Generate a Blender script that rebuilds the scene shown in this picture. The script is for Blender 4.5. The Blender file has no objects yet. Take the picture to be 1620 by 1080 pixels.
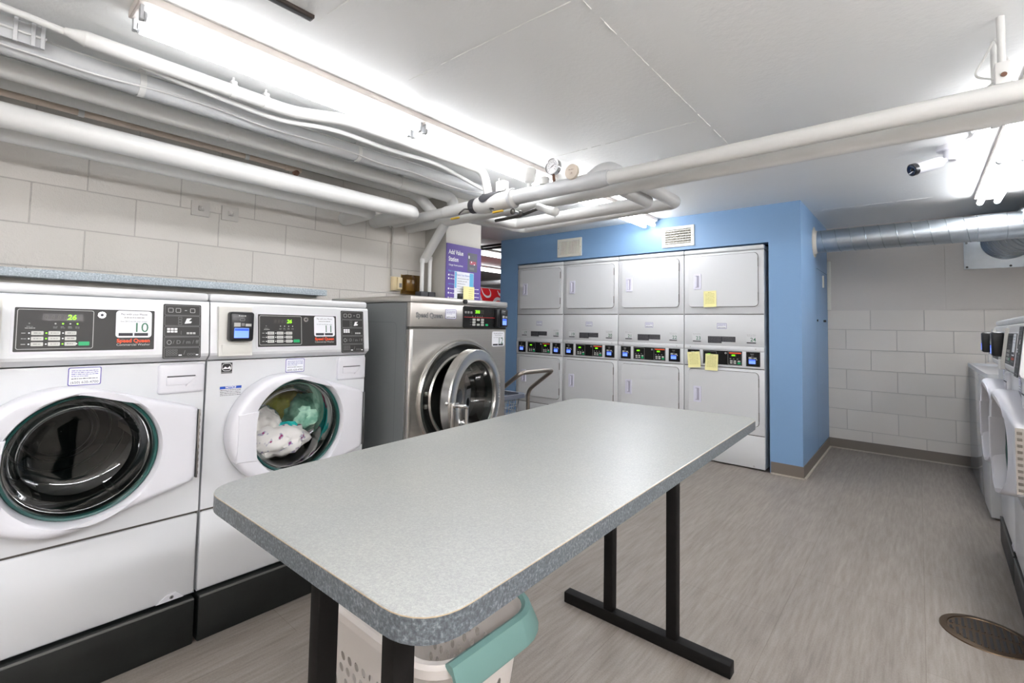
import bpy, bmesh, math, random
from mathutils import Vector, Matrix
rnd = random.Random(7)
PI = math.pi
COL = bpy.context.scene.collection

# ------------------------------------------------------------------ materials
def lin(c):
    out = []
    for v in c:
        v = v / 255.0
        out.append(v / 12.92 if v <= 0.04045 else ((v + 0.055) / 1.055) ** 2.4)
    return tuple(out) + (1.0,)

MATS = {}
class NT:
    def __init__(s, m):
        s.t = m.node_tree; s.n = s.t.nodes; s.l = s.t.links
        s.bsdf = s.n['Principled BSDF']; s.out = s.n['Material Output']
    def node(s, typ, **kw):
        n = s.n.new(typ)
        for k, v in kw.items(): setattr(n, k, v)
        return n
    def link(s, a, b): s.l.new(a, b)
    def coords(s, scale=(1, 1, 1), rot=(0, 0, 0), loc=(0, 0, 0)):
        tc = s.node('ShaderNodeTexCoord'); mp = s.node('ShaderNodeMapping')
        mp.inputs['Scale'].default_value = scale; mp.inputs['Rotation'].default_value = rot; mp.inputs['Location'].default_value = loc
        s.link(tc.outputs['Object'], mp.inputs['Vector']); return mp.outputs['Vector']
    def noise(s, vec, scale, detail=3, rough=0.55):
        n = s.node('ShaderNodeTexNoise'); n.inputs['Scale'].default_value = scale
        n.inputs['Detail'].default_value = detail; n.inputs['Roughness'].default_value = rough
        s.link(vec, n.inputs['Vector']); return n.outputs['Fac']
    def ramp(s, fac, stops):
        r = s.node('ShaderNodeValToRGB'); e = r.color_ramp.elements
        e[0].position, e[0].color = stops[0]; e[1].position, e[1].color = stops[1]
        for p, c in stops[2:]:
            x = e.new(p); x.color = c
        s.link(fac, r.inputs['Fac']); return r.outputs['Color']
    def mix(s, a, b, fac, mode='MIX'):
        m = s.node('ShaderNodeMix', data_type='RGBA', blend_type=mode)
        for sock, v in ((m.inputs[6], a), (m.inputs[7], b), (m.inputs[0], fac)):
            if hasattr(v, 'links') or hasattr(v, 'is_output'): s.link(v, sock)
            else: sock.default_value = v
        return m.outputs[2]
    def bump(s, h, strength=0.3, dist=0.01, prev=None):
        b = s.node('ShaderNodeBump'); b.inputs['Strength'].default_value = strength; b.inputs['Distance'].default_value = dist
        s.link(h, b.inputs['Height'])
        if prev is not None: s.link(prev, b.inputs['Normal'])
        return b.outputs['Normal']

def mat(name, rgb, rough=0.5, metal=0.0, emit=0.0, spec=0.5, coat=0.0, var=0.0, vscale=(8, 8, 8), bump=0.0, bscale=60, bdist=0.004, aniso=None):
    if name in MATS: return MATS[name]
    m = bpy.data.materials.new(name); m.use_nodes = True; t = NT(m); b = t.bsdf
    c = lin(rgb)
    b.inputs['Base Color'].default_value = c; b.inputs['Roughness'].default_value = rough; b.inputs['Metallic'].default_value = metal
    b.inputs['Specular IOR Level'].default_value = spec; b.inputs['Coat Weight'].default_value = coat; b.inputs['Coat Roughness'].default_value = 0.08
    if emit:
        b.inputs['Emission Color'].default_value = c; b.inputs['Emission Strength'].default_value = emit
    if var:
        f = t.noise(t.coords(vscale), 1.0, 4)
        lo = tuple(max(0, x * (1 - var)) for x in c[:3]) + (1,); hi = tuple(min(1, x * (1 + var)) for x in c[:3]) + (1,)
        t.link(t.ramp(f, [(0.3, lo), (0.7, hi)]), b.inputs['Base Color'])
    if bump:
        t.link(t.bump(t.noise(t.coords(), bscale, 4), bump, bdist), b.inputs['Normal'])
    MATS[name] = m; return m

ENAMEL = mat('white enamel', (206, 208, 211), 0.28, coat=0.25)
ENAMEL2 = mat('dryer white enamel', (214, 216, 218), 0.35, coat=0.1)
PLASTIC = mat('white plastic', (210, 210, 216), 0.3)
LILAC = mat('pale lilac handle plastic', (222, 222, 236), 0.35)
SEAM = mat('dark seam', (70, 66, 60), 0.7)
BLACK = mat('black plastic', (22, 23, 26), 0.3)
PANELBLK = mat('charcoal overlay', (44, 43, 42), 0.42, spec=0.35)
PANELDK = mat('near black overlay', (24, 24, 24), 0.25)
LINEGREY = mat('pale grey print', (180, 180, 178), 0.5)
MIDGREY = mat('mid grey print', (120, 120, 120), 0.5)
KEYGREY = mat('grey key', (190, 190, 186), 0.5)
GREENKEY = mat('green key', (0, 140, 84), 0.4, emit=0.12)
LEDG = mat('lit green digits', (120, 245, 0), 0.4, emit=0.45)
LEDOFF = mat('unlit display', (38, 33, 32), 0.3)
WHITEPRINT = mat('white print', (238, 238, 240), 0.5)
PAPER = mat('white sticker paper', (226, 228, 234), 0.5)
PURPLE = mat('violet sticker border', (92, 84, 158), 0.5)
ORANGE = mat('orange print', (232, 82, 38), 0.5)
REDLINE = mat('red print', (190, 40, 40), 0.5)
NUMGREEN = mat('dark green print', (52, 110, 84), 0.5)
DARKPRINT = mat('dark print', (48, 48, 56), 0.6)
BLUEPRINT = mat('blue print', (22, 72, 170), 0.5)
SCREEN = mat('lit blue screen', (96, 126, 240), 0.3, emit=0.4)
SCREENHI = mat('lit screen bar', (30, 66, 210), 0.3, emit=0.4)
READERGREY = mat('grey reader plate', (205, 204, 199), 0.45)
PLINTH = mat('black painted plinth', (20, 23, 22), 0.42, var=0.35, vscale=(6, 6, 14), bump=0.25, bscale=25)
STEELDK = mat('drum steel', (96, 94, 92), 0.35, metal=0.9)
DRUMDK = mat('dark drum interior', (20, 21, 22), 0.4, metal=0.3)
GASKET = mat('teal gasket', (10, 70, 66), 0.35)
GASKETDK = mat('dark rubber gasket', (16, 20, 20), 0.4)
CHROME = mat('chrome', (205, 205, 205), 0.12, metal=1.0)
GREYSIDE = mat('grey painted side', (112, 115, 116), 0.42)
PIPEW = mat('white painted pipe', (216, 216, 214), 0.38, var=0.05, vscale=(3, 3, 3), bump=0.12, bscale=40)
PIPEG = mat('greyish painted pipe', (202, 204, 206), 0.42, var=0.08, vscale=(5, 5, 5), bump=0.35, bscale=22, bdist=0.006)
PIPET = mat('bare tan pipe', (216, 200, 186), 0.5, var=0.1)
RUST = mat('rusty brown metal', (112, 80, 64), 0.7, var=0.2, vscale=(40, 40, 40))
RUBBER = mat('dark grey rubber', (58, 58, 62), 0.6)
YELLOW = mat('yellow grip', (196, 160, 40), 0.45)
GALV_RING = mat('galvanised seam', (150, 158, 164), 0.35, metal=0.9)
tube_mat = lambda e: mat('lit fluorescent tube %g' % e, (249, 251, 255), 0.4, emit=e)
HOUSING = mat('lamp housing paint', (205, 198, 192), 0.5)
SOCKET = mat('lamp socket', (176, 178, 180), 0.4)
IRON = mat('dark brown painted iron', (14, 12, 11), 0.6, spec=0.25, var=0.3, vscale=(30, 30, 30))
NOTE = mat('yellow note paper', (236, 230, 166), 0.7)
GREYPLASTIC = mat('grey blue bumper', (92, 98, 112), 0.5)
WIRE = mat('bright wire', (190, 194, 200), 0.25, metal=0.8)
CARTSTEEL = mat('cart tube steel', (150, 142, 134), 0.28, metal=0.95)
BASKETW = mat('white basket plastic', (206, 200, 195), 0.4)
TEAL = mat('teal handle plastic', (110, 146, 141), 0.45)
BEIGE = mat('beige plastic', (214, 198, 160), 0.45)
CAMGLASS = mat('lens cover', (30, 48, 78), 0.1)
VIOLET = mat('violet poster', (92, 72, 150), 0.5)
SKYPAPER = mat('sky blue print', (96, 176, 216), 0.5)
REDM = mat('red machine face', (214, 36, 44), 0.35)
BASEB = mat('taupe rubber base', (122, 113, 104), 0.5)
CAULK = mat('pale caulk', (182, 174, 162), 0.6)
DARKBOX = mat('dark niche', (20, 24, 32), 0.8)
VENTW = mat('cream vent enamel', (226, 224, 212), 0.45)
VENTDK = mat('vent dark gap', (70, 64, 54), 0.8)

def m_glass(name, tint, gloss=0.03):
    m = bpy.data.materials.new(name); m.use_nodes = True; t = NT(m); t.n.remove(t.bsdf)
    tr = t.node('ShaderNodeBsdfTransparent'); tr.inputs['Color'].default_value = lin(tint)
    gl = t.node('ShaderNodeBsdfGlossy'); gl.inputs['Roughness'].default_value = gloss
    lw = t.node('ShaderNodeLayerWeight'); lw.inputs['Blend'].default_value = 0.35
    mp = t.node('ShaderNodeMapRange'); mp.inputs['To Min'].default_value = 0.035; mp.inputs['To Max'].default_value = 0.42
    t.link(lw.outputs['Fresnel'], mp.inputs['Value'])
    mx = t.node('ShaderNodeMixShader'); t.link(mp.outputs['Result'], mx.inputs[0]); t.link(tr.outputs[0], mx.inputs[1]); t.link(gl.outputs[0], mx.inputs[2])
    t.link(mx.outputs[0], t.out.inputs['Surface']); return m
GLASS = m_glass('door glass', (178, 192, 188))
SMOKE = m_glass('smoked amber plastic', (196, 176, 128), 0.15)
CLEAR = m_glass('gauge glass', (245, 245, 245), 0.05)

def m_block(name, rgb, u_axis, offs, bumpy=0.5):
    m = bpy.data.materials.new(name); m.use_nodes = True; t = NT(m)
    tc = t.node('ShaderNodeTexCoord'); sep = t.node('ShaderNodeSeparateXYZ'); cmb = t.node('ShaderNodeCombineXYZ')
    t.link(tc.outputs['Object'], sep.inputs[0])
    au = t.node('ShaderNodeMath', operation='ADD'); au.inputs[1].default_value = offs[0]; t.link(sep.outputs[u_axis], au.inputs[0])
    av = t.node('ShaderNodeMath', operation='ADD'); av.inputs[1].default_value = offs[1]; t.link(sep.outputs['Z'], av.inputs[0])
    t.link(au.outputs[0], cmb.inputs[0]); t.link(av.outputs[0], cmb.inputs[1])
    br = t.node('ShaderNodeTexBrick'); br.inputs['Scale'].default_value = 1.0
    br.inputs['Brick Width'].default_value = 0.4064; br.inputs['Row Height'].default_value = 0.2032
    br.inputs['Mortar Size'].default_value = 0.0035; br.inputs['Mortar Smooth'].default_value = 0.3
    br.offset = 0.5
    t.link(cmb.outputs[0], br.inputs['Vector'])
    c = lin(rgb); d = tuple(x * 0.93 for x in c[:3]) + (1,); mo = tuple(x * 0.72 for x in c[:3]) + (1,)
    br.inputs['Color1'].default_value = c; br.inputs['Color2'].default_value = d; br.inputs['Mortar'].default_value = mo
    n = t.noise(t.coords((1, 1, 1)), 1.6, 2); col = t.mix(br.outputs['Color'], t.ramp(n, [(0.3, (0.93, 0.93, 0.92, 1)), (0.7, (1, 1, 1, 1))]), 1.0, 'MULTIPLY')
    t.link(col, t.bsdf.inputs['Base Color']); t.bsdf.inputs['Roughness'].default_value = 0.55
    inv = t.node('ShaderNodeMath', operation='SUBTRACT'); inv.inputs[0].default_value = 1.0; t.link(br.outputs['Fac'], inv.inputs[1])
    b1 = t.bump(inv.outputs[0], 0.7, 0.006); b2 = t.bump(t.noise(t.coords(), 75, 3, 0.6), bumpy, 0.006, b1)
    t.link(b2, t.bsdf.inputs['Normal']); return m
BLOCK_L = m_block('painted block left', (208, 204, 198), 'Y', (-1.022 + 0.4064 * 12, -1.637 + 0.2032 * 9), 0.55)
BLOCK_B = m_block('painted block back', (222, 216, 208), 'X', (0.364 + 0.4064 * 6, -1.2175 + 0.2032 * 7), 0.15)

def m_floor():
    m = bpy.data.materials.new('vinyl plank floor'); m.use_nodes = True; t = NT(m)
    v1 = t.coords((64, 5, 1)); v2 = t.coords((14, 1.1, 1), loc=(3, 5, 0)); v3 = t.coords((1, 1, 1))
    a = t.noise(v1, 1.0, 5, 0.62); b = t.noise(v2, 1.0, 3, 0.5); c = t.noise(v3, 170, 2, 0.5)
    ca = t.ramp(a, [(0.30, lin((126, 118, 111))), (0.72, lin((152, 144, 137)))])
    cb = t.ramp(b, [(0.32, (0.9, 0.89, 0.88, 1)), (0.68, (1.04, 1.04, 1.03, 1))])
    cc = t.ramp(c, [(0.3, (0.9, 0.9, 0.9, 1)), (0.7, (1.07, 1.07, 1.07, 1))])
    col = t.mix(t.mix(ca, cb, 1.0, 'MULTIPLY'), cc, 1.0, 'MULTIPLY')
    br = t.node('ShaderNodeTexBrick'); br.inputs['Scale'].default_value = 1.0; br.inputs['Brick Width'].default_value = 0.92; br.inputs['Row Height'].default_value = 0.46
    br.inputs['Mortar Size'].default_value = 0.0012; br.inputs['Color1'].default_value = (1, 1, 1, 1); br.inputs['Color2'].default_value = (0.93, 0.93, 0.93, 1); br.inputs['Mortar'].default_value = (0.72, 0.7, 0.68, 1)
    t.link(t.coords((1, 1, 1), rot=(0, 0, PI / 2)), br.inputs['Vector'])
    col = t.mix(col, br.outputs['Color'], 1.0, 'MULTIPLY')
    t.link(col, t.bsdf.inputs['Base Color']); t.bsdf.inputs['Roughness'].default_value = 0.5
    t.link(t.bump(a, 0.12, 0.003), t.bsdf.inputs['Normal']); return m
FLOOR = m_floor()

def m_paint(name, rgb, rough, bump, bscale):
    m = bpy.data.materials.new(name); m.use_nodes = True; t = NT(m)
    c = lin(rgb); n = t.noise(t.coords(), 0.8, 3)
    t.link(t.ramp(n, [(0.3, tuple(x * 0.94 for x in c[:3]) + (1,)), (0.7, c)]), t.bsdf.inputs['Base Color']); t.bsdf.inputs['Roughness'].default_value = rough
    t.link(t.bump(t.noise(t.coords(), bscale, 5, 0.6), bump, 0.006), t.bsdf.inputs['Normal']); return m
CEIL = m_paint('painted concrete ceiling', (238, 239, 238), 0.42, 0.35, 45)
CEILCRACK = mat('raised ceiling joint', (228, 228, 224), 0.6)
BLUE = m_paint('blue wall paint', (128, 164, 203), 0.42, 0.12, 60)
CONC = m_paint('painted concrete panel', (206, 200, 193), 0.55, 0.25, 30)
PIER = m_paint('grey beige painted pier', (186, 183, 176), 0.55, 0.1, 40)
PLATEG = mat('painted plate grey', (184, 181, 176), 0.5)
FARW = m_paint('far room wall', (176, 176, 176), 0.6, 0.1, 40)
FARC = m_paint('far room ceiling', (220, 220, 218), 0.6, 0.1, 40)

def m_speckle(name, a, b, c, scale, rough):
    m = bpy.data.materials.new(name); m.use_nodes = True; t = NT(m)
    n1 = t.noise(t.coords(), scale, 2, 0.6); n2 = t.noise(t.coords(loc=(7, 3, 2)), scale * 2.3, 2, 0.6); n3 = t.noise(t.coords(), 5, 2)
    col = t.mix(t.ramp(n1, [(0.36, lin(a)), (0.56, lin(b)), (0.70, lin(c))]), t.ramp(n2, [(0.35, (0.88, 0.89, 0.9, 1)), (0.65, (1.06, 1.06, 1.05, 1))]), 1.0, 'MULTIPLY')
    col = t.mix(col, t.ramp(n3, [(0.3, (0.96, 0.97, 0.97, 1)), (0.7, (1.02, 1.02, 1.0, 1))]), 1.0, 'MULTIPLY')
    t.link(col, t.bsdf.inputs['Base Color']); t.bsdf.inputs['Roughness'].default_value = rough; return m
TOPLAM = m_speckle('speckled grey laminate', (147, 148, 147), (155, 157, 154), (163, 164, 162), 240, 0.33)
EDGELAM = m_speckle('speckled blue grey edge', (72, 77, 82), (95, 101, 106), (128, 133, 137), 230, 0.4)
SHELFLAM = m_speckle('speckled shelf edge', (150, 160, 168), (176, 186, 194), (206, 212, 218), 150, 0.4)
TANLINE = mat('tan core line', (176, 156, 128), 0.6)

def m_brushed(name, rgb, rough, sx):
    m = bpy.data.materials.new(name); m.use_nodes = True; t = NT(m); c = lin(rgb)
    f = t.noise(t.coords(sx), 1.0, 4, 0.7)
    t.link(t.ramp(f, [(0.3, tuple(x * 0.9 for x in c[:3]) + (1,)), (0.7, c)]), t.bsdf.inputs['Base Color'])
    r = t.node('ShaderNodeMapRange'); r.inputs['To Min'].default_value = rough * 0.8; r.inputs['To Max'].default_value = rough * 1.25
    t.link(f, r.inputs['Value']); t.link(r.outputs['Result'], t.bsdf.inputs['Roughness'])
    t.bsdf.inputs['Metallic'].default_value = 1.0
    t.link(t.bump(f, 0.04, 0.002), t.bsdf.inputs['Normal']); return m
STEEL = m_brushed('brushed stainless steel', (206, 202, 196), 0.34, (4, 4, 240))
STEELH = m_brushed('brushed ring steel', (204, 202, 198), 0.22, (60, 60, 60))
GALV = m_brushed('galvanised duct', (190, 198, 204), 0.36, (14, 14, 14))
BRONZE = m_brushed('worn bronze grate', (104, 88, 72), 0.4, (30, 30, 30))

# ------------------------------------------------------------------ mesh builder
class MB:
    def __init__(s, surf=None):
        s.v = []; s.f = []; s.mi = []; s.mats = []; s.surf = surf
    def _m(s, m):
        if m not in s.mats: s.mats.append(m)
        return s.mats.index(m)
    def add(s, vs, fs, m):
        k = len(s.v); i = s._m(m)
        s.v += [tuple(p) for p in vs]
        for f in fs: s.f.append(tuple(a + k for a in f)); s.mi.append(i)
        return s
    def box(s, x0, x1, y0, y1, z0, z1, m, b=0.0, seg=2):
        x0, x1 = sorted((x0, x1)); y0, y1 = sorted((y0, y1)); z0, z1 = sorted((z0, z1))
        if b <= 0:
            vs = [(x, y, z) for x in (x0, x1) for y in (y0, y1) for z in (z0, z1)]
            return s.add(vs, [(0, 1, 3, 2), (4, 6, 7, 5), (0, 4, 5, 1), (2, 3, 7, 6), (0, 2, 6, 4), (1, 5, 7, 3)], m)
        bm = bmesh.new(); bmesh.ops.create_cube(bm, size=1.0)
        for v in bm.verts: v.co = Vector(((x0 + x1) / 2 + v.co.x * (x1 - x0), (y0 + y1) / 2 + v.co.y * (y1 - y0), (z0 + z1) / 2 + v.co.z * (z1 - z0)))
        b = min(b, (x1 - x0) * 0.49, (y1 - y0) * 0.49, (z1 - z0) * 0.49)
        bmesh.ops.bevel(bm, geom=list(bm.edges), offset=b, segments=seg, profile=0.5, affect='EDGES')
        return s._bm(bm, m)
    def _bm(s, bm, m, mtx=None):
        bm.verts.index_update()
        vs = [(mtx @ v.co) if mtx else v.co.copy() for v in bm.verts]; fs = [[v.index for v in f.verts] for f in bm.faces]
        s.add(vs, fs, m); bm.free(); return s
    def prism(s, pts, fn, d0, d1, m):
        n = len(pts); vs = [fn(p[0], p[1], d0) for p in pts] + [fn(p[0], p[1], d1) for p in pts]
        fs = [tuple(range(n))[::-1], tuple(range(n, 2 * n))] + [(i, (i + 1) % n, n + (i + 1) % n, n + i) for i in range(n)]
        return s.add(vs, fs, m)
    def loops(s, loops, m, close=True, cap0=False, cap1=False):
        n = len(loops[0]); vs = [p for L in loops for p in L]; fs = []
        for k in range(len(loops) - 1):
            for i in range(n if close else n - 1):
                j = (i + 1) % n; fs.append((k * n + i, k * n + j, (k + 1) * n + j, (k + 1) * n + i))
        if cap0: fs.append(tuple(range(n))[::-1])
        if cap1: fs.append(tuple(range((len(loops) - 1) * n, len(loops) * n)))
        return s.add(vs, fs, m)
    def lathe(s, c, axis, prof, m, seg=48, cap0=False, cap1=False):
        ax = Vector(axis).normalized(); c = Vector(c)
        t = Vector((0, 0, 1)) if abs(ax.z) < 0.9 else Vector((1, 0, 0))
        e1 = ax.cross(t).normalized(); e2 = ax.cross(e1)
        L = [[c + ax * h + (e1 * math.cos(2 * PI * k / seg) + e2 * math.sin(2 * PI * k / seg)) * r for k in range(seg)] for r, h in prof]
        return s.loops(L, m, True, cap0, cap1)
    def cyl(s, p0, p1, r, m, seg=24, r1=None):
        p0 = Vector(p0); p1 = Vector(p1); h = (p1 - p0).length
        return s.lathe(p0, p1 - p0, [(r, 0), (r if r1 is None else r1, h)], m, seg, True, True)
    def tube(s, pts, r, m, fil=0.0, seg=16, caps=True):
        P = fillet([Vector(p) for p in pts], fil)
        rs = list(r) if isinstance(r, (list, tuple)) else [r] * len(P)
        if len(rs) != len(P):
            q = [i * (len(rs) - 1) / (len(P) - 1) for i in range(len(P))]
            rs = [rs[int(a)] + (rs[min(int(a) + 1, len(rs) - 1)] - rs[int(a)]) * (a - int(a)) for a in q]
        T = []
        for i in range(len(P)):
            a = P[max(0, i - 1)]; b = P[min(len(P) - 1, i + 1)]; T.append((b - a).normalized())
        up = Vector((0, 0, 1)) if abs(T[0].z) < 0.9 else Vector((1, 0, 0))
        n = T[0].cross(up).normalized(); L = []
        for i in range(len(P)):
            n = (n - T[i] * n.dot(T[i])).normalized(); bn = T[i].cross(n)
            L.append([P[i] + (n * math.cos(2 * PI * k / seg) + bn * math.sin(2 * PI * k / seg)) * rs[i] for k in range(seg)])
        return s.loops(L, m, True, caps, caps)
    def sphere(s, c, r, m, sc=(1, 1, 1), seg=16):
        bm = bmesh.new(); bmesh.ops.create_uvsphere(bm, u_segments=seg, v_segments=max(6, seg // 2), radius=r)
        return s._bm(bm, m, Matrix.Translation(c) @ Matrix.Diagonal((*sc, 1)))
    # ---- flat printed features on a surface: surf(u, v, off) -> point
    def rect(s, u0, u1, v0, v1, off, m):
        return s.add([s.surf(u0, v0, off), s.surf(u1, v0, off), s.surf(u1, v1, off), s.surf(u0, v1, off)], [(0, 1, 2, 3)], m)
    def rrect(s, u0, u1, v0, v1, r, off, m, back=None):
        pts = rpts(u0, u1, v0, v1, r)
        if back is None:
            return s.add([s.surf(a, b, off) for a, b in pts], [tuple(range(len(pts)))], m)
        return s.prism(pts, lambda a, b, d: s.surf(a, b, d), back, off, m)
    def frame(s, u0, u1, v0, v1, r, w, off, m):
        a = rpts(u0, u1, v0, v1, r); b = rpts(u0 + w, u1 - w, v0 + w, v1 - w, max(r - w, 0.0005)); n = len(a)
        vs = [s.surf(p, q, off) for p, q in a] + [s.surf(p, q, off) for p, q in b]
        return s.add(vs, [(i, (i + 1) % n, n + (i + 1) % n, n + i) for i in range(n)], m)
    def disc(s, u, v, r, off, m, n=20):
        return s.add([s.surf(u + r * math.cos(2 * PI * k / n), v + r * math.sin(2 * PI * k / n), off) for k in range(n)], [tuple(range(n))], m)
    def text(s, txt, u, v, size, off, m, align='CENTER', shear=0.0, bold=0.0, sx=1.0):
        vs, fs = text_mesh(txt, size, align, shear, bold)
        return s.add([s.surf(u + x * sx, v + y, off) for x, y in vs], fs, m)
    def scribble(s, u0, u1, v, h, off, m, seed=0):
        r = random.Random(seed); u = u0
        while u < u1 - 0.002:
            w = min(r.uniform(0.003, 0.010) * max(1, h / 0.003), u1 - u); s.rect(u, u + w, v, v + h * r.uniform(0.6, 1), off, m); u += w + h * 0.5
        return s
    def build(s, name, parent=None, smooth=35, loc=None):
        me = bpy.data.meshes.new(name); me.from_pydata(s.v, [], s.f)
        for m in s.mats: me.materials.append(m)
        for p, i in zip(me.polygons, s.mi): p.material_index = i
        bm = bmesh.new(); bm.from_mesh(me); bmesh.ops.recalc_face_normals(bm, faces=list(bm.faces)); bm.to_mesh(me); bm.free()
        if smooth:
            for p in me.polygons: p.use_smooth = True
            me.set_sharp_from_angle(angle=math.radians(smooth))
        o = bpy.data.objects.new(name, me); COL.objects.link(o)
        if parent: o.parent = parent
        if loc: o.location = loc
        return o

def rpts(u0, u1, v0, v1, r, n=5):
    r = max(min(r, (u1 - u0) / 2, (v1 - v0) / 2), 1e-5); P = []
    for cx, cy, a in ((u1 - r, v1 - r, 0), (u0 + r, v1 - r, PI / 2), (u0 + r, v0 + r, PI), (u1 - r, v0 + r, 1.5 * PI)):
        for k in range(n + 1): P.append((cx + r * math.cos(a + PI / 2 * k / n), cy + r * math.sin(a + PI / 2 * k / n)))
    return P
def fillet(P, fil, n=7):
    if fil <= 0 or len(P) < 3: return P
    out = [P[0]]
    for i in range(1, len(P) - 1):
        a, b, c = P[i - 1], P[i], P[i + 1]; d1 = (a - b); d2 = (c - b)
        f = min(fil, d1.length * 0.49, d2.length * 0.49); p = b + d1.normalized() * f; q = b + d2.normalized() * f
        for k in range(n + 1):
            t = k / n; out.append(p * (1 - t) ** 2 + b * 2 * t * (1 - t) + q * t * t)
    out.append(P[-1]); return out
TXT = {}
def text_mesh(txt, size, align, shear, bold):
    key = (txt, round(size, 5), align, shear, bold)
    if key not in TXT:
        cu = bpy.data.curves.new('t', 'FONT'); cu.body = txt; cu.size = size; cu.align_x = align; cu.align_y = 'CENTER'; cu.shear = shear; cu.resolution_u = 3; cu.offset = bold * size
        o = bpy.data.objects.new('t', cu); me = bpy.data.meshes.new_from_object(o)
        TXT[key] = ([(v.co.x, v.co.y) for v in me.vertices], [tuple(p.vertices) for p in me.polygons])
        bpy.data.objects.remove(o); bpy.data.curves.remove(cu); bpy.data.meshes.remove(me)
    return TXT[key]

def tag(o, label, cat, group=None):
    o['label'] = label; o['category'] = cat
    if group: o['group'] = group
    return o
def struct(o):
    o['kind'] = 'structure'; return o
def thing(name, loc, label, cat, rz=0.0, group=None, scale=1.0):
    o = bpy.data.objects.new(name, None); COL.objects.link(o); o.empty_display_size = 0.1
    o.location = loc; o.rotation_euler = (0, 0, rz); o.scale = (scale,) * 3
    return tag(o, label, cat, group)
FRONT = lambda u, v, d: (u, -d, v)        # machine fronts: local x right, z up, face looks to -y

def panel_hole(mb, u0, u1, v0, v1, cu, cv, r, y, m, n=72):
    angs = [2 * PI * k / n for k in range(n)] + [math.atan2(v - cv, u - cu) % (2 * PI) for u in (u0, u1) for v in (v0, v1)]
    angs = sorted(set(round(a, 6) for a in angs)); A = []; B = []
    for a in angs:
        c, s_ = math.cos(a), math.sin(a); t = 1e9
        if c > 1e-9: t = min(t, (u1 - cu) / c)
        if c < -1e-9: t = min(t, (u0 - cu) / c)
        if s_ > 1e-9: t = min(t, (v1 - cv) / s_)
        if s_ < -1e-9: t = min(t, (v0 - cv) / s_)
        A.append((cu + t * c, y, cv + t * s_)); B.append((cu + r * c, y, cv + r * s_))
    mb.loops([A, B], m)
def hull(pts):
    pts = sorted(set(pts)); L = []
    for seq in (pts, pts[::-1]):
        h = []
        for p in seq:
            while len(h) > 1 and (h[-1][0] - h[-2][0]) * (p[1] - h[-2][1]) - (h[-1][1] - h[-2][1]) * (p[0] - h[-2][0]) <= 0: h.pop()
            h.append(p)
        L += h[:-1]
    return L
def ray_poly(cu, cv, a, poly):
    c, s_ = math.cos(a), math.sin(a); best = 0
    for i in range(len(poly)):
        x1, y1 = poly[i]; x2, y2 = poly[(i + 1) % len(poly)]; dx, dy = x2 - x1, y2 - y1
        den = c * dy - s_ * dx
        if abs(den) < 1e-12: continue
        t = ((x1 - cu) * dy - (y1 - cv) * dx) / den; q = ((x1 - cu) * s_ - (y1 - cv) * c) / den
        if t > 0 and -1e-9 <= q <= 1 + 1e-9: best = max(best, t)
    return best

# ------------------------------------------------------------------ front loading washers
def qr_free_sticker(mb, u0, u1, v0, v1, num, off):
    """white rounded sticker: small print, machine number, two dark tabs"""
    w = u1 - u0; h = v1 - v0
    mb.rrect(u0, u1, v0, v1, w * 0.1, off, PAPER)
    o = off + 0.0004
    mb.text('Pay with your Phone', (u0 + u1) / 2, v1 - h * 0.13, w * 0.088, o, DARKPRINT)
    mb.scribble(u0 + w * 0.22, u1 - w * 0.22, v1 - h * 0.27, h * 0.035, o, MIDGREY, 3)
    mb.text('Scan QR Code OR enter number', (u0 + u1) / 2, v1 - h * 0.40, w * 0.055, o, DARKPRINT)
    if num: mb.text(num, u0 + w * 0.69, v0 + h * 0.36, w * 0.46, o, NUMGREEN)
    mb.rect(u0 + w * 0.08, u0 + w * 0.47, v0 + h * 0.06, v0 + h * 0.17, o, DARKPRINT)
    mb.rect(u0 + w * 0.51, u0 + w * 0.90, v0 + h * 0.06, v0 + h * 0.17, o, DARKPRINT)

def violet_sticker(mb, u0, u1, v0, v1, off, phone=False):
    w = u1 - u0; h = v1 - v0
    mb.rrect(u0, u1, v0, v1, w * 0.06, off, PURPLE); mb.rrect(u0 + w * .03, u1 - w * .03, v0 + w * .03, v1 - w * .03, w * 0.05, off + .0003, PAPER)
    for k in range(4): mb.scribble(u0 + w * .1, u1 - w * (.1 if k < 3 else .4), v1 - h * (.2 + .1 * k), h * .04, off + .0006, PURPLE, k)
    if phone:
        mb.scribble(u0 + w * .1, u1 - w * .1, v0 + h * .36, h * .05, off + .0006, DARKPRINT, 9)
        mb.text('(650) 620-4700', (u0 + u1) / 2, v0 + h * .17, w * .135, off + .0006, DARKPRINT)
    else:
        mb.scribble(u0 + w * .1, u1 - w * .1, v0 + h * .14, h * .10, off + .0006, DARKPRINT, 9)

def reader_face(mb, u0, u1, v0, v1, off, knob=False):
    """print and lit screen on a card reader face"""
    w = u1 - u0; h = v1 - v0; o = off + .0004
    mb.scribble(u0 + w * .30, u0 + w * .62, v1 - h * .15, h * .035, o, LINEGREY, 1)
    mb.frame(u0 + w * .36, u0 + w * .58, v1 - h * .31, v1 - h * .22, w * .04, w * .02, o, MIDGREY)
    mb.rect(u0 + w * .12, u0 + w * .40, v0 + h * .50, v0 + h * .63, o, LINEGREY)
    mb.rect(u0 + w * .62, u0 + w * .88, v0 + h * .51, v0 + h * .60, o, LINEGREY)
    mb.rect(u0 + w * .44, u0 + w * .58, v0 + h * .52, v0 + h * .62, o, MIDGREY)
    mb.rect(u0 + w * .14, u0 + w * .78, v0 + h * .12, v0 + h * .45, o, SCREEN)
    mb.rect(u0 + w * .16, u0 + w * .76, v0 + h * .36, v0 + h * .43, o + .0003, SCREENHI)
    if knob: mb.disc(u0 + w * .9, v0 + h * .45, w * .05, o, LINEGREY)

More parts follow.
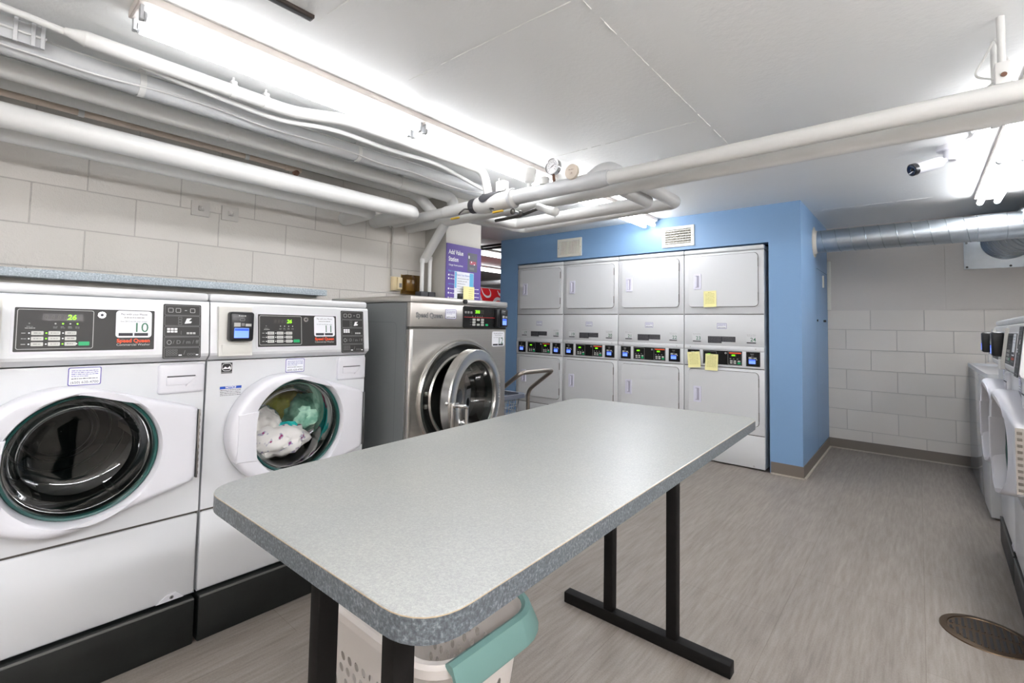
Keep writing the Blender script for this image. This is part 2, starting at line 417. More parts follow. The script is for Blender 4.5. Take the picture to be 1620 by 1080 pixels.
def washer(name, loc, rz, label, num, leds, group, scale=1.012, reader=True):
    W = 0.687; GU, GV = 0.346, 0.752
    t = thing(name, loc, label, 'washing machine', rz, group, scale)
    # body shell
    b = MB(); panel_hole(b, 0.003, W - .003, 0.482, 1.036, GU, GV, 0.197, 0.0, ENAMEL)
    x0, x1 = 0.003, W - .003
    for q in (((x0, 0, .186), (x0, .74, .186), (x0, .74, 1.262), (x0, 0, 1.262)), ((x1, 0, .186), (x1, .74, .186), (x1, .74, 1.262), (x1, 0, 1.262)),
              ((x0, .74, .186), (x1, .74, .186), (x1, .74, 1.262), (x0, .74, 1.262)), ((x0, 0, .186), (x1, 0, .186), (x1, .74, .186), (x0, .74, .186))):
        b.add(q, [(0, 1, 2, 3)], ENAMEL)
    b.box(x0 + .002, x1 - .002, .004, .02, .472, .484, SEAM)
    b.build('body', t)
    lp = MB(); lp.box(.004, W - .004, -.004, .02, .186, .474, ENAMEL, .008)
    o = lp.build('lower_panel', t)
    k = MB(FRONT); k.prism([(.565, .188), (.65, .188), (.625, .212), (.60, .212)], FRONT, .004, .0075, PLASTIC); k.disc(.612, .199, .0065, .008, MIDGREY); k.disc(.612, .199, .003, .0084, BLACK)
    k.build('panel_latch', o)
    c = MB(); c.box(.001, W - .001, -.004, .74, 1.262, 1.293, ENAMEL, .011, 3); c.build('top_cap', t)
    # slanted console
    prof = [(0.0, 1.040), (-.026, 1.058), (-.030, 1.068), (-.010, 1.255), (-.004, 1.261), (.03, 1.261), (.03, 1.040)]
    c = MB(); L = [[(x, p[0], p[1]) for p in prof] for x in (.002, W - .002)]
    c.loops(L, ENAMEL, True, True, True); con = c.build('console', t, 25)
    surf = lambda u, v, d: (u, -.030 + (v - 1.068) * .020 / .187 - d, v)
    p = MB(surf); p.rrect(.166, .520, 1.080, 1.226, .006, .003, PLASTIC, 0.0); p.rrect(.172, .514, 1.087, 1.220, .003, .004, PANELBLK, 0.003)
    o_ = .0045; p.frame(.177, .352, 1.094, 1.215, .006, .0016, o_, LINEGREY)
    p.rect(.232, .325, 1.181, 1.203, o_, LEDOFF)
    for i in range(4): p.text('8', .240 + .0145 * i, 1.1915, .019, o_ + .0003, mat('ghost digit', (66, 60, 58), .5), shear=.12)
    if leds: p.text(leds, .2985, 1.1915, .0215, o_ + .0005, LEDG, shear=.15, bold=.02)
    for i, (u, on) in enumerate(((.2615, 0), (.2785, 1), (.2955, 0), (.3125, 1))):
        p.disc(u, 1.172, .0023, o_ + .0003, LEDG if (on and leds and num == '10') else LINEGREY, 10); p.scribble(u - .005, u + .005, 1.158, .002, o_, MIDGREY, i); p.scribble(u - .005, u + .005, 1.162, .002, o_, MIDGREY, i + 4)
    p.scribble(.195, .217, 1.157, .002, o_, LINEGREY, 5); p.scribble(.198, .212, 1.162, .002, o_, MIDGREY, 6); p.disc(.204, 1.172, .0022, o_, MIDGREY, 8)
    for r_ in range(3):
        v = 1.143 - r_ * .0168
        p.scribble(.188, .199, v - .001, .002, o_, LINEGREY, r_)
        for q in range(3):
            u = .206 + q * .0375
            p.rrect(u + .003, u + .030, v - .0058, v + .0058, .002, o_, KEYGREY)
            p.scribble(u + .008, u + .026, v - .001, .0028, o_ + .0003, MIDGREY, q + r_ * 3)
            p.disc(u - .0015, v, .0021, o_, LEDG if (num == '10' and (q, r_) in ((1, 0), (1, 1), (2, 2))) else WHITEPRINT, 10)
    p.rrect(.3165, .343, 1.1035, 1.116, .002, o_, GREENKEY); p.disc(.312, 1.1095, .0021, o_, WHITEPRINT, 10)
    p.disc(.372, 1.202, .0105, o_, CHROME); p.disc(.372, 1.202, .0045, o_ + .0004, DARKPRINT)
    qr_free_sticker(p, .408, .506, 1.128, 1.218, num, .005)
    p.text('Speed Queen', .457, 1.117, .0165, o_, ORANGE, bold=.035, sx=1.0); p.text('Commercial Washer', .457, 1.104, .0108, o_, LINEGREY)
    p.build('control_panel', con, 0)
    p = MB(surf); p.rrect(.540, .658, 1.052, 1.247, .005, .002, PANELBLK, 0.0)
    for i in range(5):
        v0 = 1.055 + i * .038; p.frame(.544, .654, v0, v0 + .036, .004, .0013, .0024, MIDGREY)
        rr = random.Random(i)
        if i == 4:
            for u in (.562, .585, .630): p.frame(u - .008, u + .008, v0 + .010, v0 + .026, .003, .0016, .0026, LINEGREY)
            p.rect(.605, .612, v0 + .017, v0 + .019, .0026, LINEGREY)
        elif i == 3:
            for a in range(3): p.frame(.585, .597, v0 + .004 + a * .010, v0 + .012 + a * .010, .001, .001, .0026, MIDGREY)
            p.prism([(.605, v0 + .008), (.625, v0 + .010), (.628, v0 + .016), (.618, v0 + .018), (.628, v0 + .028), (.612, v0 + .027)], surf, .0024, .0027, WHITEPRINT)
        elif i == 2:
            for a in range(3):
                for c2 in range(2): p.rect(.552 + a * .011, .561 + a * .011, v0 + .014 + c2 * .009, v0 + .021 + c2 * .009, .0026, WHITEPRINT)
            p.rect(.594, .595, v0 + .007, v0 + .02, .0026, MIDGREY)
            for a in range(3): p.rect(.612 + a * .010, .620 + a * .010, v0 + .008, v0 + .015, .0026, LINEGREY)
        elif i == 1:
            p.frame(.552, .566, v0 + .009, v0 + .025, .007, .0014, .0026, LINEGREY); p.text('/ D / m / ff', .61, v0 + .017, .019, .0026, MIDGREY)
        else:
            for a in range(4):
                for c2 in range(3): p.frame(.550 + a * .009, .557 + a * .009, v0 + .008 + c2 * .008, v0 + .014 + c2 * .008, .001, .001, .0026, MIDGREY)
            p.rect(.588, .598, v0 + .007, v0 + .011, .0026, WHITEPRINT); p.text('/', .606, v0 + .017, .022, .0026, MIDGREY)
            for a in range(3): p.frame(.615 + a * .009, .622 + a * .009, v0 + .008, v0 + .015, .001, .001, .0026, MIDGREY)
            p.rect(.642, .650, v0 + .007, v0 + .011, .0026, WHITEPRINT)
    p.build('instruction_plate', con, 0)
    if reader:
        p = MB(); 
        pl = [surf(u, v, 0) for u, v in ((.026, 1.056), (.146, 1.056), (.146, 1.245), (.026, 1.245))]
        p.loops([[(x, y - d, z) for x, y, z in pl] for d in (-.002, .012, .014)], READERGREY, True, False, True)
        p.box(.036, .144, surf(0, 1.10, 0)[1] - .018, surf(0, 1.10, 0)[1], 1.058, 1.100, READERGREY, .003)
        p.build('reader_plate', con)
        r = MB(); y0 = surf(0, 1.17, 0)[1]; r.box(.054, .140, y0 - .052, y0 - .008, 1.112, 1.226, BLACK, .010, 3)
        r.surf = lambda u, v, d: (u, y0 - .052 - d, v); reader_face(r, .056, .138, 1.112, 1.226, .0002); r.build('card_reader', con)
    # stickers and drawer
    s = MB(FRONT); violet_sticker(s, .300, .382, .974, 1.032, .001, True); s.build('service_sticker', t, 0)
    d = MB(); d.box(.537, W - .004, -.013, .02, .924, 1.032, PLASTIC, .010, 3)
    d.box(.560, .652, -.0165, -.012, .955, .984, PLASTIC, .004); d.box(.562, .650, -.0172, -.0125, .984, .9885, mat('shadowed slot', (88, 88, 92), .6), .0015)
    d.prism([(.62, .950), (.652, .950), (.652, .984)], FRONT, .014, .0178, PLASTIC)
    d.build('detergent_drawer', t)
    # drum
    d = MB(); d.lathe((GU, 0, GV), (0, 1, 0), [(.197, 0), (.192, .012), (.175, .05), (.172, .10)], GASKETDK, 56)
    d.build('door_boot', t)
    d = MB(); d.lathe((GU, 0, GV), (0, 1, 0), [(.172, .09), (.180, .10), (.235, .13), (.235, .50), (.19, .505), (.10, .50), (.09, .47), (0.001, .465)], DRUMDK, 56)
    d.lathe((GU, 0, GV), (0, 1, 0), [(.171, .088), (.176, .078), (.183, .088)], STEELDK, 56)
    for k in range(3):
        a = k * 2 * PI / 3 + .5; rm = Matrix.Translation((GU, 0, GV)) @ Matrix.Rotation(a, 4, 'Y'); bm = bmesh.new(); bmesh.ops.create_cube(bm, size=1.0)
        for v in bm.verts: v.co = Vector((v.co.x * .05 * (1 - .5 * (v.co.z + .5)), .32 + v.co.y * .32, -.235 + .06 * (v.co.z + .5)))
        d._bm(bm, STEELDK, rm)
    for rr_, y in ((.150, .498), (.11, .492), (.2, .505)): d.lathe((GU, y - .004, GV), (0, 1, 0), [(rr_, .004), (rr_ + .004, -.002), (rr_ + .009, .004)], STEELDK, 48)
    d.build('drum', t)
    # door
    CU, CR = .293, .224
    out = hull([(round(CU + CR * math.cos(2 * PI * k / 96), 5), round(GV + CR * math.sin(2 * PI * k / 96), 5)) for k in range(96)] + [(.655, .872), (.657, .866), (.657, .616), (.655, .610)])
    n = 128; A = [2 * PI * k / n for k in range(n)]
    R0 = [ray_poly(GU, GV, a, out) for a in A]
    P = lambda rr, y, i: (GU + rr * math.cos(A[i]), y, GV + rr * math.sin(A[i]))
    gr = .199
    def mixr(f, inset=0): return [gr + (R0[i] - inset - gr) * f for i in range(n)]
    d = MB(); lo = []
    dep = lambda i, r: -(.048 + .036 * min(1, max(0, (.650 - (GU + r * math.cos(A[i]))) / .30)))
    for dr_, f in ((-.002, 0.03), (0, .25), (0, .72), (-.004, .88), (-.013, .97), (-.022, 1.0)):
        lo.append([P(R0[i] + dr_, dep(i, R0[i]) * f, i) for i in range(n)])
    for f in (.62, .35, .12):
        lo.append([P(gr + .006 + max(.003, R0[i] - .024 - gr - .006) * f, dep(i, gr + (R0[i] - gr) * f) * (1.0 if R0[i] < .25 else .96 + .04 * f), i) for i in range(n)])
    lo.append([P(gr + .004, dep(i, gr) * .95, i) for i in range(n)]); lo.append([P(gr + .001, dep(i, gr) * .85, i) for i in range(n)]); lo.append([P(gr - .004, -.026, i) for i in range(n)]); lo.append([P(gr - .004, -.002, i) for i in range(n)])
    d.loops(lo, PLASTIC)
    door = d.build('door', t, 40)
    g = MB(); g.lathe((GU, 0, GV), (0, 1, 0), [(.196, -.030), (.192, -.038), (.186, -.036), (.183, -.02)], GASKET, 64); g.build('gasket_ring', door)
    g = MB(); g.lathe((GU, 0, GV), (0, 1, 0), [(.186, -.028), (.181, -.024), (.170, .0), (.158, .05), (.146, .085), (.125, .100), (.09, .107), (.001, .109)], GLASS, 64)
    g.build('door_glass', door)
    h = MB(); pts = [(.092, .650), (.092, .832), (.168, .838), (.162, .80), (.160, .752), (.162, .70), (.168, .644)]
    h.loops([[FRONT(u, v, d2) for u, v in pts] for d2 in (.030, .083)] + [[FRONT(.13 + (u - .13) * .94, .742 + (v - .742) * .97, .0862) for u, v in pts]], PLASTIC, True, True, True)
    h.build('door_handle', door, 20)
    h = MB(); h.box(.6575, .663, -.044, -.006, .618, .864, CHROME)
    for k in range(10): h.box(.662, .6655, -.040, -.026, .628 + k * .0235, .639 + k * .0235, mat('hinge knuckle steel', (120, 116, 110), .4, metal=.8))  # knuckles in plain grey steel
    h.build('door_hinge', door, 0)
    return t

def washer_plinth(name, loc, rz, label, W=0.69, D=0.78, H=0.165):
    t = thing(name, loc, label, 'machine base', rz, 'black bases under the washers')
    b = MB(); b.box(.002, W - .002, 0, D, 0, H, PLINTH, .006); b.build('base', t)
    b = MB(); b.tube([(.006, .004, H - .004), (W - .006, .004, H - .004)], .005, mat('paler plinth edge', (86, 86, 84), .5), seg=8); b.build('edge_strip', t)  # front edge strip, a paler grey than the base
    b = MB(); b.box(.02, W - .02, .06, D - .05, H - .002, H + .0075, BLACK, .002); b.build('riser', t)
    return t

RW = PI / 2
w10 = washer('front_load_washer', (-2.075, -.0575, -.0143), RW, 'white front-load washer with number 10 on its sticker', '10', '26', 'white front-load washers')
w11 = washer('front_load_washer', (-2.075, .6386, -.0143), RW, 'white front-load washer numbered 11, laundry turning behind its door glass', '11', '26', 'white front-load washers')
s = MB(FRONT); s.rect(.052, .091, .985, 1.027, .001, BLACK); s.frame(.054, .089, .995, 1.025, .012, .0016, .0013, WHITEPRINT)
s.prism([(.056, 1.003), (.066, 1.012), (.074, 1.006), (.082, 1.014), (.087, 1.003)], FRONT, .0011, .0014, WHITEPRINT); s.rect(.052, .091, .985, .992, .0013, MIDGREY)
s.build('efficiency_sticker', w11, 0)
s = MB(FRONT); s.rect(.050, .128, .925, .935, .001, BLUEPRINT); s.text('NOTICE', .089, .930, .0105, .0014, WHITEPRINT, bold=.03)
for k in range(4): s.scribble(.052, .126, .919 - k * .0065, .002, .001, DARKPRINT, k)
s.build('notice_sticker', w11, 0)
washer_plinth('washer_plinth', (-2.045, -.058, 0), RW, 'black steel base under washer 10')
washer_plinth('washer_plinth', (-2.045, .640, 0), RW, 'black steel base under washer 11')
RR = -PI / 2
TH = math.radians(1.5); ct, st = math.cos(TH), math.sin(TH)
XR, YR = .335, 3.33
wa = washer('front_load_washer', (XR, YR, -.035), RR - TH, 'white washer in the right row with its red-lettered control panel in view', None, None, 'white front-load washers')
wb = washer('front_load_washer', (XR + .70 * st, YR + .70 * ct, -.035), RR - TH, 'white washer farthest along the right row, next to the low white cabinet', None, None, 'white front-load washers')
washer_plinth('washer_plinth', (XR - .012, YR - .002, 0), RR - TH, 'black base under the right row washer with red lettering', H=.142)
washer_plinth('washer_plinth', (XR - .012 + .70 * st, YR - .002 + .70 * ct, 0), RR - TH, 'black base under the farthest washer of the right row', H=.142)

# laundry turning in washer 11 (seen through the glass)
def garment(name, c, size, m, seed, label, prints=()):
    r = random.Random(seed); bm = bmesh.new(); bmesh.ops.create_icosphere(bm, subdivisions=4, radius=1.0)
    ph = [(Vector((r.uniform(-1, 1), r.uniform(-1, 1), r.uniform(-1, 1))).normalized() * r.uniform(3, 11), r.uniform(0, 6), r.uniform(.03, .1)) for _ in range(14)]
    for v in bm.verts:
        d = sum(a * abs(math.sin(k.dot(v.co) + p)) for k, p, a in ph); f = .62 + d
        v.co = Vector((v.co.x * size[0] * f, v.co.y * size[1] * f, v.co.z * size[2] * f))
    mb = MB(); mb._bm(bm, m, Matrix.Translation((0, 0, 0))); o = mb.build(name, None, 60); o.location = c
    return tag(o, label, 'laundry', 'laundry in washer 11')
def m_cloth(name, a, b, sc):
    m = bpy.data.materials.new(name); m.use_nodes = True; t = NT(m)
    f = t.noise(t.coords((sc, sc, sc)), 1.0, 2)
    t.link(t.ramp(f, [(0.42, lin(a)), (0.62, lin(b))]), t.bsdf.inputs['Base Color']); t.bsdf.inputs['Roughness'].default_value = .85
    return m
def m_print():
    m = bpy.data.materials.new('white cloth with blue print'); m.use_nodes = True; t = NT(m)
    f = t.noise(t.coords((26, 26, 26)), 1.0, 2); g = t.noise(t.coords((9, 9, 9), loc=(4, 1, 7)), 1.0, 1)
    t.link(t.mix(t.ramp(f, [(0.60, lin((226, 224, 220))), (0.63, lin((60, 64, 140)))]), t.ramp(f, [(0.66, lin((218, 216, 214))), (0.68, lin((190, 40, 52)))]), g), t.bsdf.inputs['Base Color']); t.bsdf.inputs['Roughness'].default_value = .85
    return m
garment('printed_sheet', (-2.170, .925, .668), (.075, .135, .060), m_print(), 3, 'white cloth with blue and red print low behind washer 11 glass')
garment('grey_shirt', (-2.215, .880, .735), (.075, .085, .070), m_cloth('light grey cloth', (170, 168, 164), (206, 204, 200), 14), 5, 'light grey shirt balled up left in washer 11')
garment('green_shirt', (-2.262, 1.115, .752), (.085, .085, .075), m_cloth('sage green cloth', (110, 160, 140), (166, 206, 186), 20), 8, 'crumpled sage green shirt inside washer 11')
garment('yellow_shirt', (-2.315, 1.005, .800), (.075, .115, .075), m_cloth('mustard cloth', (160, 134, 44), (206, 182, 92), 16), 9, 'mustard yellow shirt topmost of the load in washer 11')
garment('teal_cloth', (-2.172, .985, .722), (.025, .055, .016), m_cloth('bright teal cloth', (0, 150, 150), (40, 190, 184), 20), 10, 'bright teal cloth strip in washer 11')
garment('rust_cloth', (-2.330, 1.185, .770), (.055, .04, .07), m_cloth('rust brown cloth', (120, 74, 34), (156, 104, 56), 20), 11, 'rust brown cloth beside the sage green shirt in washer 11')
garment('teal_towel', (-2.190, .835, .800), (.02, .04, .03), m_cloth('bright teal cloth', (0, 150, 150), (40, 190, 184), 20), 12, 'teal towel corner above the light grey shirt in washer 11')

# ------------------------------------------------------------------ big stainless washer
def steel_washer():
    W, D, cu, cv = .722, .75, .367, .800
    t = thing('stainless_washer', (-1.90, 1.466, 0), 'large stainless steel washer numbered 12 with its round door ajar', 'washing machine', RW)
    b = MB(); panel_hole(b, 0, W, .15, 1.168, cu, cv, .30, 0, STEEL)
    b.add([(0, 0, 0), (W, 0, 0), (W, 0, .15), (0, 0, .15)], [(0, 1, 2, 3)], STEEL)
    b.add([(W, 0, 0), (W, D, 0), (W, D, 1.30), (W, 0, 1.30)], [(0, 1, 2, 3)], GREYSIDE); b.add([(0, D, 0), (W, D, 0), (W, D, 1.30), (0, D, 1.30)], [(0, 1, 2, 3)], GREYSIDE)
    b.box(.002, W - .002, .004, .02, 1.160, 1.182, SEAM)
    b.box(0, .022, -.001, .03, .002, 1.165, STEEL, .003); b.build('body', t)
    sp = MB(); sp.box(-.004, .004, .028, D, 0, 1.298, GREYSIDE); sp.surf = lambda u, v, d: (-.004 - d, u, v)
    sp.frame(.10, .70, .12, 1.20, .03, .003, .0012, mat('grey panel crease', (96, 100, 102), .4)); sp.build('side_panel', t, 0)
    u = MB(); u.box(0, W, -.002, .03, 1.178, 1.300, STEEL, .004); up = u.build('upper_panel', t)
    c = MB(); c.box(-.006, W + .004, -.008, D, 1.300, 1.333, STEEL, .006); cap = c.build('top_cap', t)
    k = MB(); k.cyl((.361, -.008, 1.319), (.361, -.02, 1.319), .0125, BLACK); k.cyl((.361, -.02, 1.319), (.361, -.022, 1.319), .006, RUBBER); k.build('lock_knob', cap)
    s = MB(lambda a, v, d: (a, -.002 - d, v))
    p = s; p.text('Speed Queen', .122, 1.236, .034, .0006, DARKPRINT, bold=.05, sx=.95); p.text('Speed Queen', .122, 1.236, .034, .0012, LINEGREY, bold=-.012, sx=.95); s.build('logo_lettering', up, 0)
    s = MB(lambda a, v, d: (a, -.002 - d, v)); violet_sticker(s, .228, .306, 1.222, 1.274, .001); s.build('service_sticker', up, 0)
    p = MB(lambda a, v, d: (a, -.002 - d, v)); p.rrect(.356, .716, 1.175, 1.296, .010, .004, PANELDK, 0.0); o = .0046
    for i in range(3): p.rrect(.366 + i * .022, .382 + i * .022, 1.255, 1.268, .003, o, MIDGREY)
    p.rect(.440, .520, 1.254, 1.278, o, LEDOFF); p.text('310', .467, 1.2655, .0235, o + .0004, LEDG, bold=.03)
    for i, q in enumerate((.428, .452, .470, .487, .505)): p.scribble(q - .004, q + .004, 1.237, .004, o, MIDGREY, i); p.scribble(q - .003, q + .003, 1.243, .003, o, MIDGREY, i + 9)
    p.rect(.362, .640, 1.2335, 1.2365, o, REDLINE)
    for r_ in range(3):
        for q in range(3):
            if (r_, q) == (1, 1): continue
            a = .428 + q * .034; v = 1.222 - r_ * .0142; p.rrect(a, a + .024, v - .0056, v + .0056, .002, o, KEYGREY); p.scribble(a + .005, a + .02, v - .001, .003, o + .0003, MIDGREY, r_ * 3 + q)
        p.rect(.408, .424, 1.2215 - r_ * .0142, 1.2228 - r_ * .0142, o, MIDGREY)
    p.rrect(.532, .556, 1.188, 1.199, .004, o, GREENKEY); p.build('control_panel', up, 0)
    r = MB(); r.box(.612, .642, -.026, -.004, 1.182, 1.288, BLACK, .006); r.box(.643, .704, -.032, -.004, 1.180, 1.290, BLACK, .008)
    r.surf = lambda a, v, d: (a, -.032 - d, v); reader_face(r, .646, .701, 1.182, 1.290, .0003); r.build('card_reader', up)
    s = MB(FRONT); qr_free_sticker(s, .598, .708, 1.068, 1.156, '12', .0008); s.build('number_sticker', t, 0)
    s = MB(FRONT); s.rect(.028, .10, .585, .606, .0008, ORANGE); s.rect(.031, .097, .588, .594, .001, WHITEPRINT); s.build('warning_label', t, 0)
    g = MB(); g.lathe((cu, 0, cv), (0, 1, 0), [(.312, 0), (.310, -.008), (.302, -.016), (.288, -.016), (.278, -.006), (.272, .012), (.270, .045)], STEELH, 80); g.build('bezel_ring', t)
    g = MB(); g.lathe((cu, 0, cv), (0, 1, 0), [(.272, .04), (.225, .045)], GASKETDK, 64); g.lathe((cu, 0, cv), (0, 1, 0), [(.236, .05), (.238, .0), (.230, -.008), (.218, .0), (.212, .05), (.208, .10)], STEELH, 64)
    for q in (.835, .770): g.box(cu - .256, cu - .236, .005, .035, q - .012, q + .012, STEELH, .004)
    g.build('tub_ring', t)
    d = MB(); d.lathe((cu, 0, cv), (0, 1, 0), [(.208, .09), (.26, .12), (.26, .56), (.001, .56)], STEELDK, 64)
    for i in range(9):
        for j in range(5): d.box(cu - .19 + j * .012, cu - .184 + j * .012, .5585, .5595, cv - .16 + i * .012, cv - .151 + i * .012, BLACK)
    for k in range(3):
        a = k * 2 * PI / 3 + .2; bm = bmesh.new(); bmesh.ops.create_cube(bm, size=1.0)
        for v in bm.verts: v.co = Vector((v.co.x * .06 * (1 - .5 * (v.co.z + .5)), .35 + v.co.y * .38, -.26 + .07 * (v.co.z + .5)))
        d._bm(bm, STEELDK, Matrix.Translation((cu, 0, cv)) @ Matrix.Rotation(a, 4, 'Y'))
    d.build('drum', t)
    # ajar door, hinged on its right
    R = .262
    dr = MB(); dr.lathe((-R, 0, 0), (0, 1, 0), [(R - .006, .028), (R, .02), (R, -.024), (R - .005, -.031), (.210, -.034), (.203, -.031), (.199, -.022), (.197, .03), (R - .006, .028)], STEELH, 80)
    for z in (.062, .050, .038, -.002, -.018): dr.sphere((-.022, -.033, z), .005, CHROME, (1, .6, 1), 10)
    door = dr.build('door', t); door.location = (.597, -.042, .808 - .006); door.rotation_euler = (0, 0, math.radians(13.5))
    g = MB(); g.lathe((-R, 0, 0), (0, 1, 0), [(.199, -.012), (.192, .0), (.176, .06), (.15, .10), (.10, .118), (.001, .122)], GLASS, 64); g.build('door_glass', door)
    g = MB(); g.lathe((-R, 0, 0), (0, 1, 0), [(.203, -.014), (.197, -.012), (.192, .004), (.190, .03)], GASKETDK, 64); g.build('door_gasket', door)
    h = MB(); h.box(-2 * R + .012, -2 * R + .070, -.045, -.030, -.135, .012, STEELH, .006)
    h.tube([(-2 * R + .030, -.04, .0), (-2 * R + .030, -.085, .0), (-2 * R + .068, -.088, -.004), (-2 * R + .066, -.088, -.20)], .0095, CHROME, .02)
    h.sphere((-2 * R - .006, -.02, .012), .011, CHROME); h.build('door_handle', door)
    h = MB(); h.box(-.018, .028, -.012, .03, -.06, .10, STEELH, .006); h.build('door_hinge', door)
    return t
w12 = steel_washer()
bx = MB(); bx.box(-.012, .012, -.012, .012, 0, .034, BLACK, .003)
tag(bx.build('battery_box', None, 35, (-1.955, 1.852, 1.3335)), 'small black plastic box standing on the stainless washer top', 'box')

# ------------------------------------------------------------------ stacked dryers
def dryer(name, x, nums, label, W=.690):
    t = thing(name, (x, 4.522, 0), label, 'dryer', 0, 'stacked dryers in the blue wall')
    e = ENAMEL2
    b = MB(); b.box(.004, W - .004, .004, .92, .012, 1.893, e, .004); b.surf = lambda u, v, d: (u, .004 - d, v)
    for v in (1.330, 1.043, 1.008, .856, .290): b.rect(.006, W - .006, v - .003, v + .003, .0004, SEAM)
    b.build('body', t)
    for nm, z0, z1, y in (('upper_panel', 1.333, 1.890, 0), ('lint_panel', 1.046, 1.327, 0), ('console', .859, 1.006, -.006), ('lower_panel', .293, .853, 0), ('kick_panel', .012, .287, .002)):
        p = MB(); p.box(.003, W - .003, y, .03, z0, z1, e, .005)
        if nm == 'upper_panel': UP = p.build(nm, t)
        elif nm == 'lint_panel':
            LP = p
        elif nm == 'console': CO = p.build(nm, t)
        elif nm == 'lower_panel': LO = p.build(nm, t)
        else:
            p.surf = FRONT; p.disc(.60, .03, .007, .001, LINEGREY); p.build(nm, t)
    LP.surf = FRONT
    LP.box(.004, W - .004, -.003, .02, 1.008, 1.046, e, .006)
    for u in (.06, .62): LP.disc(u, 1.028, .006, .0036, LINEGREY, 10)
    LP = LP.build('lint_panel', t)
    c = MB(); c.box(.001, W - .001, -.006, .92, 1.895, 1.936, e, .012, 3); c.build('top_cap', t)
    for nm, par, z0, z1, hz in (('upper_door', UP, 1.400, 1.868, 1.634), ('lower_door', LO, .366, .824, .596)):
        d = MB(FRONT); d.rrect(.044, .644, z0 - .004, z1 + .004, .036, .0006, SEAM); d.rrect(.048, .640, z0, z1, .032, .012, e, 0.0)
        dd = d.build(nm, t, 25)
        h = MB(FRONT); h.frame(.095, .163, hz - .072, hz + .072, .006, .016, .019, LILAC); h.loops([[FRONT(u, v, q) for u, v in rpts(.095, .163, hz - .072, hz + .072, .006)] for q in (.010, .019)], LILAC)
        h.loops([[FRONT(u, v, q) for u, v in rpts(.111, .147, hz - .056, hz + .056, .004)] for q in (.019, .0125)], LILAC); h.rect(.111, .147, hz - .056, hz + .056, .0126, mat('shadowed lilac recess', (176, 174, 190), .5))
        h.box(.112, .126, -.024, -.0125, hz - .05, hz + .05, LILAC, .003)
        h.build('door_handle', dd, 0)
        for q in (z1 - .085, z0 + .085):
            g = MB(); g.box(.6405, .6455, -.013, -.001, q - .038, q + .038, mat('hinge grey', (120, 118, 114), .5)); g.build('door_hinge', dd)
    for i, (u0, nm) in enumerate(((.078, nums[0]), (.543, nums[1]))):
        s = MB(FRONT); u1 = u0 + .084; s.rect(u0, u1, 1.074, 1.160, .0008, mat('pale dryer sticker', (214, 216, 218), .5))
        s.text('Pay with your Phone', (u0 + u1) / 2, 1.150, .0085, .0012, MIDGREY); s.scribble(u0 + .008, u1 - .008, 1.138, .004, .0012, LINEGREY, i)
        s.text(nm, u0 + .056, 1.108, .046, .0012, NUMGREEN, bold=.01); s.rect(u0 + .005, u1 - .005, 1.077, 1.086, .0012, DARKPRINT); s.build('number_sticker', LP, 0)
    s = MB(FRONT); violet_sticker(s, .300, .382, 1.200, 1.250, .0008); s.build('service_sticker', LP, 0)
    s = MB(FRONT); s.rect(.219, .340, 1.070, 1.131, .0008, DARKPRINT); s.rect(.340, .456, 1.083, 1.131, .0008, DARKPRINT)
    for k in range(5): s.scribble(.224, .335, 1.121 - k * .011, .004, .0012, MIDGREY, k)
    for k in range(4): s.scribble(.346, .450, 1.121 - k * .010, .004, .0012, MIDGREY, k + 5)
    s.build('warning_label', LP, 0)
    S2 = lambda u, v, d: (u, -.006 - d, v)
    for u0 in (.038, .545):
        r = MB(S2); r.box(u0, u0 + .110, -.010, -.004, .878, 1.006 - .003, BLACK); r.rect(u0 + .006, u0 + .1, .882, 1.0, .0043, PANELDK); reader_face(r, u0 + .010, u0 + .092, .888, 1.0, .0046, True); r.build('card_reader', CO, 0)
    p = MB(S2); p.rect(.177, .512, .879, 1.003, .001, PANELDK)
    for u0, red in ((.182, 0), (.393, 1)):
        p.frame(u0, u0 + .115, .883, .996, .006, .003, .0015, MIDGREY)
        p.rect(u0 + .022, u0 + .072, .956, .976, .0016, LEDOFF)
        p.text('0:45' if False else '600', u0 + .047, .966, .019, .002, LEDG, bold=.03)
        if red: p.rect(u0 + .012, u0 + .110, .981, .992, .002, ORANGE)
        for k in range(3): p.scribble(u0 + .015 + .03 * k, u0 + .028 + .03 * k, .932, .008, .002, MIDGREY, k)
        for k in range(3):
            for q in range(2):
                if k == 2: continue
                p.rrect(u0 + .018 + k * .030, u0 + .040 + k * .030, .893 + q * .017, .905 + q * .017, .002, .002, KEYGREY)
        p.rrect(u0 + .080, u0 + .106, .891, .905, .003, .002, GREENKEY); p.rrect(u0 + .082, u0 + .104, .909, .922, .002, .002, KEYGREY)
    p.disc(.375, .983, .008, .002, LINEGREY); p.disc(.375, .983, .004, .0024, BLACK)
    p.build('control_panel', CO, 0)
    return t
d1 = dryer('stacked_dryer', -3.747, ('17', '18'), 'white stacked dryer numbered 17 and 18, behind the cart handle', .680)
d2 = dryer('stacked_dryer', -3.066, ('19', '20'), 'white stacked dryer numbered 19 and 20, second from the left')
d3 = dryer('stacked_dryer', -2.376, ('21', '22'), 'white stacked dryer numbered 21 and 22, without paper notes')
d4 = dryer('stacked_dryer', -1.686, ('23', '24'), 'white stacked dryer numbered 23 and 24 with yellow notes taped on')

